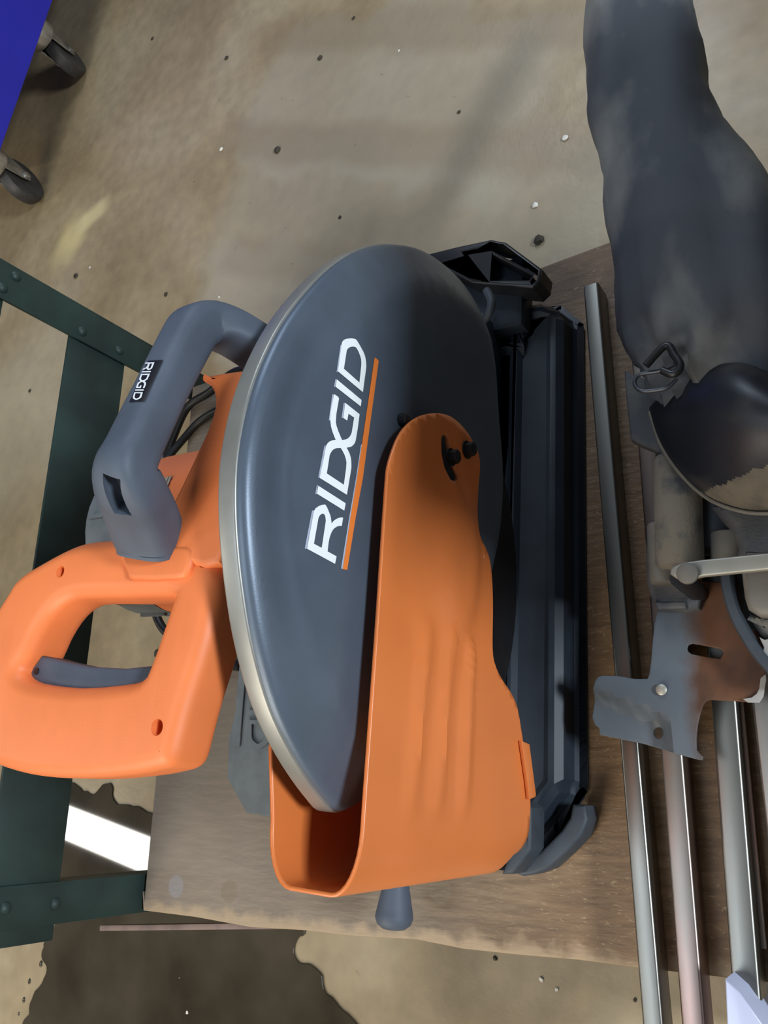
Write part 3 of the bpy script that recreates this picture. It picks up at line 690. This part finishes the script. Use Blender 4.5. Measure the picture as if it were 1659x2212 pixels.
# bolts
def hexbolt(px, py, r, par, y):
    p = SY(px, py, y); bm = bmesh.new(); pr = [(math.cos(math.radians(60 * k + 15)) * r, math.sin(math.radians(60 * k + 15)) * r) for k in range(6)]
    pb = plate([pr], r * 1.25, r * 0.12, M_xz(0)); bmesh.ops.translate(pb, vec=(p.x, y - r * 0.6, p.z), verts=pb.verts)
    lathe(pb, [(0, r * 1.25), (0.0012, r * 1.25)], Vector((p.x, y, p.z)), (0, -1, 0), 20)
    link('hex_bolt', from_bm(pb), M['bolt'], par)
hexbolt(973, 988, 0.0050, lg, LY0 - 0.001); hexbolt(1007, 972, 0.0052, lg, LY0 - 0.001)
p = SY(868, 908, FP - 0.001); bm = bmesh.new(); lathe(bm, [(0, 0.0045), (0.004, 0.0045), (0.005, 0.003)], p, (0, -1, 0), 16)
link('slot_stud', from_bm(bm), M['black'], saw)  # black stud added in place of the dark slot in the guard

# --- handle assembly: flat-lying D handle behind the guard
ZH = 0.402; TH = 0.034; ZM = ZH - TH / 2
dh = [(60, 1284), (74, 1262), (96, 1243), (124, 1226), (168, 1202), (205, 1186), (235, 1179), (262, 1177), (300, 1174), (380, 1168), (440, 1166), (500, 1185), (512, 1240), (500, 1330), (484, 1400), (470, 1448), (450, 1510), (432, 1575), (416, 1635), (400, 1657), (370, 1666), (326, 1674), (235, 1682), (145, 1680), (72, 1668), (0, 1640), (-35, 1600), (-50, 1540), (-38, 1480), (-8, 1400), (22, 1345)]
hh = [(215, 1300), (188, 1305), (165, 1318), (142, 1342), (120, 1378), (102, 1418), (84, 1446), (84, 1462), (98, 1474), (128, 1482), (205, 1490), (299, 1483), (345, 1472), (362, 1446), (384, 1384), (406, 1318), (410, 1304), (400, 1298), (300, 1300)]
def circ(px, py, r, z):
    c = SZ(px, py, z); return [(c.x + r * math.cos(t), c.y + r * math.sin(t)) for t in [2 * math.pi * k / 18 for k in range(18)]]
toxy = lambda l, z: [(v.x, v.y) for v in (SZ(*p, z) for p in l)]
loops = [smooth_loop(toxy(dh, ZM), 3), smooth_loop(toxy(hh, ZM), 2)]
bm = plate(loops, TH, 0.0095, M_xy(ZM), 5)
dhandle = link('main_handle', from_bm(bm), M['orange_plastic'], saw, angle=60); dhandle['label'] = 'orange D-shaped main handle'
def boolean(ob, cutter_bm, apply_mat=None):
    me = from_bm(cutter_bm); c = bpy.data.objects.new('cut', me); COL.objects.link(c); c.matrix_world = ob.parent.matrix_world if ob.parent else Matrix.Identity(4)
    bpy.context.view_layer.update(); c.parent = ob.parent; c.matrix_parent_inverse = Matrix.Identity(4); c.matrix_basis = Matrix.Identity(4)
    m = ob.modifiers.new('b', 'BOOLEAN'); m.operation = 'DIFFERENCE'; m.object = c; m.solver = 'EXACT'
    me2 = evalmesh(ob); ob.modifiers.clear(); ob.data = me2; bpy.data.objects.remove(c)
cb = bmesh.new()
for (px, py, r) in ((130, 1235, 0.0040), (440, 1209, 0.0046), (339, 1571, 0.0046)):
    c = SZ(px, py, ZH); lathe(cb, [(-0.03, r * 0.9), (0.01, r)], Vector((c.x, c.y, ZH)), (0, 0, 1), 20)
boolean(dhandle, cb)
# trigger inside the hole
tr = [(62, 1462), (76, 1438), (92, 1416), (120, 1424), (195, 1440), (271, 1444), (330, 1438), (372, 1428), (360, 1470), (345, 1490), (289, 1498), (195, 1504), (119, 1498)]
bm = plate([toxy(tr, ZM + 0.004)], 0.022, 0.002, M_xy(ZM - 0.006), 3)
tg = link('trigger', from_bm(bm), M['rubber'], dhandle, angle=50)
c = SZ(80, 1450, ZM + 0.005); bm = bmesh.new(); lathe(bm, [(0, 0.0022), (0.0008, 0.0022)], c, (0, 0, 1), 14); link('trigger_pin', from_bm(bm), M['black'], tg)
# --- arm / gear housing
ar = [(430, 812), (448, 828), (459, 850), (460, 880), (448, 920), (430, 960), (402, 1020), (372, 1082), (342, 1145), (330, 1180), (400, 1215), (470, 1215), (512, 1100), (545, 960), (560, 795), (520, 797)]
arl = [(x, max(y, 0.0355)) for x, y in toxy(ar, 0.405)]
bm = plate([smooth_loop(arl, 2)], 0.085, 0.004, M_xy(0.405 - 0.0425), 3)
link('gear_housing', from_bm(bm), M['orange_plastic'], saw, angle=45)
# raised pad on the handle where the grey grip stands
pd = [(255, 1188), (300, 1182), (400, 1178), (412, 1200), (400, 1240), (372, 1250), (285, 1252), (272, 1238)]
bm = plate([smooth_loop(toxy(pd, ZH + 0.004), 2)], 0.012, 0.003, M_xy(ZH - 0.002), 3)
link('handle_pad', from_bm(bm), M['orange_plastic'], dhandle, angle=45)
# --- motor
mo = Vector((0.172, 0.075, 0.298))
bm = bmesh.new(); lathe(bm, [(0, 0.03), (0.002, 0.055), (0.012, 0.060), (0.125, 0.060), (0.128, 0.056)], mo, (0, 1, 0), 40)
link('motor_housing', from_bm(bm), M['orange_plastic'], saw)
bm = bmesh.new(); lathe(bm, [(0.127, 0.052), (0.128, 0.0595), (0.165, 0.0585), (0.175, 0.050), (0.182, 0.040), (0.183, 0.01)], mo, (0, 1, 0), 40)
for k in range(16):
    t = 2 * math.pi * k / 16; box(bm, (mo.x + 0.0600 * math.cos(t), mo.y + 0.146, mo.z + 0.0600 * math.sin(t)), (0.003, 0.026, 0.003))
link('motor_cap', from_bm(bm), M['cast'], saw)
mplate = bmesh.new()
rg = []
for yy in (0.158, 0.196):
    rg.append([Vector((mo.x + 0.0608 * math.cos(math.radians(t)), yy, mo.z + 0.0608 * math.sin(math.radians(t)))) for t in range(68, 150, 6)])
loft(mplate, rg, cap=False, closed=False)
ml = link('rating_label', from_bm(mplate), mat('beige_label', (0.45, 0.38, 0.28), 0.5, 0, 0, 1, stretch=(60, 900, 60), col2=(0.12, 0.10, 0.08), lo=0.5, hi=0.6), saw)
# --- carry handle: one swept grip with two legs
kp = [SY(600, 785, 0.055), SY(555, 752, 0.066), SY(500, 718, 0.076), SY(455, 703, 0.082), SY(424, 708, 0.083), SY(402, 738, 0.083), SY(345, 850, 0.084), SY(290, 965, 0.085), SY(272, 1010, 0.086), SY(280, 1050, 0.090), SY(305, 1110, 0.100), SY(325, 1165, 0.108), SY(330, 1188, 0.110)]
sc = [(0.011, 0.015), (0.0115, 0.015), (0.012, 0.015), (0.0135, 0.0145), (0.0140, 0.0140), (0.0135, 0.0135), (0.0128, 0.0130), (0.0130, 0.0135), (0.0140, 0.0150), (0.0145, 0.0175), (0.0145, 0.0195), (0.0145, 0.0205), (0.0145, 0.0205)]
P3 = smooth3([Vector(p) for p in kp], 5)
s3 = []
for i in range(len(kp) - 1):
    for k in range(5):
        t = k / 5; s3.append((sc[i][0] * (1 - t) + sc[i + 1][0] * t, sc[i][1] * (1 - t) + sc[i + 1][1] * t))
s3.append(sc[-1])
bm = bmesh.new(); sweep(bm, P3, s3, up=Vector((0, 1, 0)), n=40, expo=3.6)
carry = link('carry_handle', from_bm(bm), M['rubber'], saw, angle=60); carry['label'] = 'slate-grey rubbery carry handle'
bpy.context.view_layer.update()
# recess in the left end of the grip
bpy.context.view_layer.update()
inv = saw.matrix_world.inverted()
def bvh_of(ob):
    m = ob.data; return BVHTree.FromPolygons([v.co.copy() for v in m.vertices], [tuple(p.vertices) for p in m.polygons])
bv = bvh_of(carry)
def hit(px, py, bv):
    r = (SLT @ px_ray(px, py)).normalized(); h = bv.ray_cast(CL, r); return h[0], r
cb = bmesh.new()
pts = [(240, 1030), (243, 1060), (254, 1090), (266, 1112)]
path = []
for q in pts:
    h, r = hit(*q, bv)
    if h is None: continue
    path.append(h + Vector((0.000, 0.0, 0.0)))
if len(path) >= 3: sweep(cb, smooth3(path, 4), (0.0055, 0.012), up=Vector((1, 0, 0)), n=16); boolean(carry, cb)
else: cb.free()
# RIDGID label wrapped on the grip
def wrap_quad(c4, nu, nv, bv, off):
    g = []
    for j in range(nv + 1):
        row = []
        for i in range(nu + 1):
            s, t = i / nu, j / nv
            px = (c4[0][0] * (1 - s) + c4[1][0] * s) * (1 - t) + (c4[3][0] * (1 - s) + c4[2][0] * s) * t
            py = (c4[0][1] * (1 - s) + c4[1][1] * s) * (1 - t) + (c4[3][1] * (1 - s) + c4[2][1] * s) * t
            h, r = hit(px, py, bv); row.append(None if h is None else h - r * off)
        g.append(row)
    bm = bmesh.new(); vs = [[None if p is None else bm.verts.new(p) for p in r] for r in g]
    for j in range(nv):
        for i in range(nu):
            q = (vs[j][i], vs[j][i + 1], vs[j + 1][i + 1], vs[j + 1][i])
            if all(q): bm.faces.new(q)
    return bm
bv = bvh_of(carry)
LQ = [(352.6, 777), (312.7, 866), (279, 869), (320, 779)]    # u along word: top to bottom ; v: right to left
lb = wrap_quad(LQ, 10, 8, bv, 0.0009)
lab = link('grip_label', from_bm(lb), M['black'], carry); lab['label'] = 'black label with white lettering'
def word_on(c4, bv, off, m, parent, thick=None):
    """c4: corners of the word box (baseline start, baseline end, top end, top start) in photo pixels"""
    for nm, g in zip(('label_letter_r', 'label_letter_i', 'label_letters_d_g', 'label_letter_i', 'label_letter_d'), GUV):
        pb = plate([[(u, v) for u, v in l] for l in g], 0.0, 0)
        refine(pb, (0,), 0.06, lambda f: True)
        ok = True
        for vtx in pb.verts:
            u, v = (vtx.co.x - UMIN) / (UMAX - UMIN), vtx.co.y
            px = (c4[0][0] * (1 - u) + c4[1][0] * u) * (1 - v) + (c4[3][0] * (1 - u) + c4[2][0] * u) * v
            py = (c4[0][1] * (1 - u) + c4[1][1] * u) * (1 - v) + (c4[3][1] * (1 - u) + c4[2][1] * u) * v
            h, r = hit(px, py, bv)
            if h is None: ok = False; break
            vtx.co = h - r * off
        if ok: link(nm, from_bm(pb), m, parent, smooth=False)
        else: pb.free()
# glyph top (v=1) points to image right on this label, word runs downwards
word_on([(314, 783), (284, 864), (303, 864), (335, 782)], bv, 0.0014, M['white'], lab)
# raised word on the fence: u runs down the picture, v to the right
def emb(u, v):
    px = 532 + 50 * v; py = 1618 - (1 - (u - UMIN) / (UMAX - UMIN)) * 300; return SZ(px + (1 - (u - UMIN) / (UMAX - UMIN)) * 14, py, zf + 0.002)
for nm, g in zip(('raised_letter_r', 'raised_letter_i', 'raised_letters_d_g', 'raised_letter_i', 'raised_letter_d'), GUV):
    lo = [[(p.x, p.y) for p in (emb(u, v) for u, v in l)] for l in g]
    bm = plate(lo, 0.003, 0.0, M_xy(zf + 0.0012)); link(nm, from_bm(bm), M['cast'], fence, smooth=False)
bm = plate([toxy([(505, 1608), (520, 1612), (536, 1420), (522, 1420)], zf)], 0.003, 0.0005, M_xy(zf + 0.001)); link('raised_bar', from_bm(bm), M['cast'], fence, smooth=False)
# pivot behind the guard joining arm and base
bm = bmesh.new(); sweep(bm, [Vector((0.42, 0.16, 0.03)), Vector((0.40, 0.15, 0.12)), Vector((0.34, 0.12, 0.22)), Vector((0.24, 0.09, 0.30))], (0.022, 0.028), n=20, expo=4)
link('pivot_arm', from_bm(bm), M['base'], saw)

# ------------------------------------------------------------------ power cord
def cordpts(l): return smooth3([W(px, py, 2, z) for px, py, z in l], 8)
cp = cordpts([(620, 830, 0.05), (520, 800, 0.03), (452, 848, 0.012), (405, 880, 0.008), (372, 950, 0.006), (352, 1010, 0.006), (322, 1110, 0.006), (316, 1220, 0.006), (338, 1330, 0.006), (372, 1378, 0.006), (430, 1420, 0.006), (520, 1440, 0.006)])
bm = bmesh.new(); sweep(bm, cp, (0.0056, 0.0056), n=12)
tag(link('power_cord', from_bm(bm), M['cord']), 'black rubber power cord looping on the board behind the saw', 'cord')
cp = cordpts([(600, 900, 0.04), (500, 880, 0.018), (438, 905, 0.006), (395, 950, 0.006), (350, 1010, 0.018), (318, 1100, 0.018), (335, 1210, 0.006), (362, 1290, 0.006), (398, 1350, 0.006), (450, 1385, 0.006), (540, 1400, 0.006)])
bm = bmesh.new(); sweep(bm, cp, (0.0052, 0.0052), n=12)
o = tag(link('power_cord', from_bm(bm), M['cord']), 'second loop of black cord crossing over the first behind the saw', 'cord')

# ------------------------------------------------------------------ mitre saw with dust bag (right edge)
ms = empty('mitre_saw', tuple(WZ(1600, 1250, 0.029)), label='dusty grey mitre saw with a black dust bag at the right edge', cat='saw')
mo_ = -Vector(ms.location)
def mp_(name, bm, m, par=None, angle=40, label=None):
    bmesh.ops.translate(bm, vec=mo_, verts=bm.verts)
    o = link(name, from_bm(bm), m, par or ms, angle=angle)
    if label: o['label'] = label
    return o
def wl(l, z): return [(v.x, v.y) for v in (WZ(*p, z) for p in l)]
def wplate(px, ztop, th, bev=0.001, sm=0, holes=()):
    lo = [smooth_loop(wl(px, ztop), sm) if sm else wl(px, ztop)] + [wl(h, ztop) for h in holes]
    return plate(lo, th, bev, M_xy(ztop - th / 2), 3)
# dust bag
st = [(-80, 1243, 1492, .03), (0, 1253, 1500, .031), (100, 1257, 1516, .033), (190, 1264, 1531, .036), (260, 1279, 1556, .038), (330, 1298, 1605, .040), (400, 1312, 1662, .043), (470, 1322, 1700, .046), (540, 1329, 1728, .048), (610, 1336, 1742, .049), (670, 1342, 1745, .048), (720, 1352, 1735, .044), (765, 1372, 1720, .038), (800, 1398, 1700, .032), (840, 1425, 1680, .026), (870, 1450, 1660, .020)]
zb = 0.135
rings = []; NB = 48
for (py, xl_, xr_, th) in st:
    yy0 = py
    Lp, Rp = WZ(xl_, yy0, zb), WZ(xr_, yy0 , zb); c = (Lp + Rp) / 2; h = (Rp - Lp) / 2; r = []
    for k in range(NB):
        t = 2 * math.pi * k / NB; ct, s_ = math.cos(t), math.sin(t)
        r.append(c + h * (math.copysign(abs(ct) ** 0.8, ct)) + Vector((0, 0, th * math.copysign(abs(s_) ** 0.9, s_))))
    rings.append(r)
# densify along the length
dr = []
for i in range(len(rings) - 1):
    for k in range(4):
        t = k / 4; dr.append([rings[i][j].lerp(rings[i + 1][j], t) for j in range(NB)])
dr.append(rings[-1])
bm = bmesh.new(); loft(bm, dr)
bmesh.ops.recalc_face_normals(bm, faces=bm.faces); bm.normal_update()
mouth = WZ(1480, 830, zb)
for v in bm.verts:
    n = v.normal; p = v.co
    dmo = (p - mouth).length
    w = 0.0045 * noise.noise(p * 17) + 0.008 * noise.noise(Vector((p.x * 6 + p.y * 9, p.y * 26, p.z * 10))) + 0.0018 * noise.noise(p * 48)
    pinch = math.exp(-(dmo / 0.07) ** 2)
    w += pinch * (0.009 * math.sin(math.atan2(p.y - mouth.y, p.z - mouth.z) * 9 + 3 * noise.noise(p * 20)) + 0.004 * noise.noise(p * 70))
    v.co = p + n * w
bag = mp_('dust_bag', bm, M['fabric'], angle=80, label='black fabric dust bag grey with dust')
# seam piping along the bag's near edge
sp = [WZ(px, py, zb + 0.024) for px, py in ((1277, -60), (1283, 60), (1300, 180), (1318, 300), (1330, 380), (1340, 460), (1352, 540), (1366, 620), (1380, 680))]
bm = bmesh.new(); sweep(bm, smooth3(sp, 5), (0.0016, 0.0016), n=8); mp_('bag_seam', bm, M['black'], bag)
# wire ring and hook at the bag mouth
rp = [(1470, 780), (1430, 800), (1385, 808), (1372, 820), (1372, 832), (1382, 843), (1400, 845), (1440, 838), (1462, 818)]
bm = bmesh.new(); sweep(bm, smooth3([WZ(px, py, 0.178) for px, py in rp], 5), (0.0015, 0.0015), n=10); mp_('bag_clip', bm, M['gloss'])
rp = [(1395, 790), (1430, 752), (1445, 748), (1455, 765), (1470, 790), (1455, 808), (1430, 800)]
bm = bmesh.new(); sweep(bm, smooth3([WZ(px, py, 0.184) for px, py in rp], 5), (0.0028, 0.0028), n=10); mp_('bag_cord_knot', bm, M['black'])
# dust chute (gloss black, dusty at its lower rim)
top = [(1402, 882), (1440, 858), (1490, 832), (1545, 806), (1600, 800), (1660, 822), (1750, 890)]
bot = [(1404, 890), (1430, 965), (1478, 1032), (1535, 1080), (1600, 1104), (1660, 1109), (1750, 1100)]
top = smooth_loop(top, 22, False); bot = smooth_loop(bot, 22, False)
n_ = len(top); rr = []
for i in range(n_):
    a = WZ(*top[i], 0.115); b2 = WZ(*bot[i], 0.105); r = []
    s0 = math.sin(math.pi * min(1, (i + 0.3) / (n_ * 0.9)) * 0.5)
    for k in range(91):
        t = k / 90; r.append(a.lerp(b2, t) + Vector((0, 0, 0.068 * s0 * (max(0.0, math.sin(math.pi * (0.06 + 0.94 * t))) ** 0.55))))
    rr.append(r)
bm = bmesh.new(); loft(bm, rr, cap=False, closed=False)
bmesh.ops.solidify(bm, geom=bm.faces[:], thickness=0.002)
dc = mp_('dust_chute', bm, M['gloss'], angle=50, label='glossy black plastic dust chute, dusty tan along its lower rim')
dc.data.materials.append(M['chute_dust'])
for f in dc.data.polygons:
    c = RC @ (f.center - mo_ - CAM); u, v = PPX + F * c.x / c.z, PPY + F * c.y / c.z
    if v > 1052 - (u - 1545) * 0.42 + 9 * noise.noise(Vector((u / 14, v / 14, 0))): f.material_index = 1
rimp = [WZ(px, py, 0.110) for px, py in bot]
bm = bmesh.new(); sweep(bm, rimp, (0.0016, 0.0020), n=10); mp_('chute_rim', bm, M['tan'])
# mounting plate beside the chute
bm = wplate([(1348, 800), (1352, 860), (1362, 950), (1375, 958), (1410, 972), (1445, 990), (1470, 985), (1450, 900), (1400, 820)], 0.088, 0.010, 0.002); mp_('chute_mount', bm, M['greycast'])
# dusty motor column and bosses
def cyl(p0, p1, z, r_px, m, name, prof=None):
    a, b2 = WZ(*p0, z), WZ(*p1, z); dep = (RC @ ((a + b2) / 2 - CAM))[2]; r = r_px * dep / F; L_ = (b2 - a).length
    bm = bmesh.new(); pr = prof or [(0, 0.7), (0.02, 0.92), (0.06, 1.0), (0.94, 1.0), (0.98, 0.92), (1.0, 0.7)]
    lathe(bm, [(q * L_, w * r) for q, w in pr], a, b2 - a, 32); mp_(name, bm, m)
cyl((1462, 985), (1468, 1232), 0.085, 50, M['sawdust'], 'support_tube')
cyl((1540, 1030), (1540, 1195), 0.060, 42, M['greycast'], 'arm_boss')
cyl((1568, 1150), (1572, 1222), 0.070, 34, M['tan'], 'pivot_boss')
bm = wplate([(1392, 1170), (1398, 1130), (1425, 1108), (1455, 1112), (1470, 1160), (1475, 1215), (1490, 1260), (1512, 1270), (1506, 1312), (1440, 1317), (1410, 1300), (1394, 1260)], 0.075, 0.040, 0.006, 2); mp_('clamp_body', bm, M['greycast'])
cyl((1425, 1130), (1432, 1262), 0.082, 27, M['tan'], 'clamp_boss')
bm = wplate([(1412, 1300), (1480, 1298), (1482, 1314), (1420, 1316)], 0.078, 0.010, 0.002); mp_('clamp_lip', bm, M['greycast'])
bm = wplate([(1532, 1092), (1580, 1078), (1640, 1080), (1760, 1080), (1760, 1205), (1600, 1214), (1592, 1180), (1575, 1140)], 0.095, 0.045, 0.008, 2); mp_('saw_arm', bm, M['greycast'])
bm = wplate([(1598, 1222), (1760, 1215), (1760, 1330), (1640, 1330), (1614, 1315), (1606, 1290)], 0.085, 0.040, 0.006); mp_('motor_end', bm, M['tan'])
bm = wplate([(1610, 1318), (1650, 1335), (1760, 1340), (1760, 1420), (1690, 1400), (1640, 1370)], 0.075, 0.030, 0.006, 2); mp_('motor_foot', bm, M['sawdust'])
# flat lever bar and its screw
bm = wplate([(1447, 1240), (1447, 1230), (1456, 1222), (1478, 1214), (1520, 1208), (1659, 1194), (1760, 1184), (1760, 1222), (1659, 1230), (1520, 1244), (1490, 1250), (1462, 1250)], 0.125, 0.006, 0.0015); mp_('lever_bar', bm, M['lever'], label='pale flat metal lever bar')
p = WZ(1486, 1240, 0.127); bm = bmesh.new(); lathe(bm, [(0, 0.0075), (0.003, 0.0075), (0.0042, 0.0055)], p, (0, 0, 1), 20); mp_('lever_screw', bm, M['tan'])
p = WZ(1484, 1262, 0.100); bm = bmesh.new(); lathe(bm, [(-0.07, 0.007), (0.022, 0.007)], Vector((p.x, p.y, 0.100)), (0, 0, 1), 20); mp_('lever_post', bm, M['bolt'])
# rusty sheet bracket
cr7 = lambda l: [(1200 + x * 0.27667, 1100 + y * 0.27667) for x, y in l]
bo = cr7([(800, 760), (770, 900), (755, 1050), (745, 1180), (730, 1290), (715, 1325), (620, 1325), (490, 1302), (370, 1298), (335, 1305), (310, 1335), (285, 1400), (260, 1520), (245, 1620), (270, 1680), (300, 1700), (305, 1755), (640, 1822), (960, 1915), (1120, 1958), (1145, 1960), (1150, 1930), (1125, 1910), (1100, 1880), (1097, 1790), (1105, 1700), (1125, 1610), (1145, 1545), (1165, 1510), (1200, 1488), (1400, 1498), (1560, 1510), (1600, 1490), (1620, 1460), (1640, 1330), (1640, 1270), (1700, 1100), (1700, 600), (1130, 560), (1085, 780), (940, 780)])
hole1 = cr7([(1025, 1085), (1035, 1060), (1065, 1048), (1150, 1062), (1290, 1090), (1315, 1120), (1285, 1168), (1150, 1148), (1060, 1130), (1032, 1110)])
hole2 = cr7([(772 + 40 * math.cos(t), 1738 + 46 * math.sin(t)) for t in [2 * math.pi * k / 16 for k in range(16)]])
lo = [wl(bo, 0.062), wl(hole1, 0.062), wl(hole2, 0.062)]
bm = plate(lo, 0.003, 0.0006, M_xy(0.0605), 2)
refine(bm, (0, 1), 0.006, lambda f: True)
# pressed bend in the tongue
ca = WZ(*cr7([(460, 1440)])[0], 0.062); cb_ = WZ(*cr7([(900, 1610)])[0], 0.062)
for v in bm.verts:
    p = v.co; ab = cb_ - ca; t = (Vector((p.x, p.y, 0)) - Vector((ca.x, ca.y, 0))).dot(Vector((ab.x, ab.y, 0))) / (ab.x ** 2 + ab.y ** 2)
    s_ = (p.x - ca.x) * ab.y - (p.y - ca.y) * ab.x; s_ /= ab.length
    if p.y > cb_.y: v.co.z -= 0.012 * sstep(s_ / 0.012) * sstep((p.y - cb_.y) / 0.012)
br = mp_('slotted_bracket', bm, M['bracket'], angle=30, label='grey and rusty slotted sheet-metal bracket')
p = WZ(1429, 1490, 0.063); bm = bmesh.new(); lathe(bm, [(0, 0.0042), (0.0012, 0.0042), (0.002, 0.003)], p, (0, 0, 1), 18); mp_('bracket_rivet', bm, M['lever'], br)
# curved black guard strip
sp = [WZ(px, py, 0.075) for px, py in ((1572, 1235), (1576, 1275), (1590, 1325), (1612, 1370), (1645, 1420), (1700, 1480))]
bm = bmesh.new(); sweep(bm, smooth3(sp, 6), (0.0045, 0.010), n=16, expo=4); mp_('guard_strip', bm, M['bumper'])
# white torn patches
bm = wplate([(1640, 1376), (1652, 1382), (1700, 1370), (1700, 1460), (1659, 1450), (1646, 1418), (1650, 1398)], 0.082, 0.003, 0.0005); mp_('white_tab', bm, M['paper'])
bm = wplate(cr7([(1600, 1320), (1640, 1285), (1645, 1330), (1620, 1465), (1590, 1510), (1500, 1508), (1460, 1480), (1530, 1470), (1570, 1440), (1590, 1400)]), 0.0645, 0.002, 0.0003); mp_('bare_patch', bm, M['paper'], br)
# invented mitre saw body out of view, added to shade the guard and base
bm = bmesh.new(); box(bm, (0.30, -0.165, 0.28), (0.38, 0.16, 0.47), bev=0.03); mp_('unseen_shade_body', bm, M['greycast'])
bm = bmesh.new(); lathe(bm, [(0, 0.10), (0.01, 0.13), (0.05, 0.13), (0.06, 0.10)], Vector((0.42, -0.30, 0.33)), (0, 1, 0), 40); mp_('unseen_shade_disc', bm, M['tan'])
bm = bmesh.new(); box(bm, (0.30, -0.18, 0.040), (0.40, 0.28, 0.022), bev=0.004); mp_('unseen_saw_table', bm, M['lever'])
# saw body resting on the tubes
bm = bmesh.new(); b0 = WZ(1640, 1230, 0.05); box(bm, (b0.x, b0.y - 0.01, 0.046), (0.10, 0.05, 0.034), bev=0.004); mp_('saw_foot', bm, M['greycast'])
b0 = WZ(1462, 1110, 0.05); bm = bmesh.new(); box(bm, (b0.x, b0.y, 0.045), (0.05, 0.03, 0.033), bev=0.004); mp_('saw_foot', bm, M['greycast'])
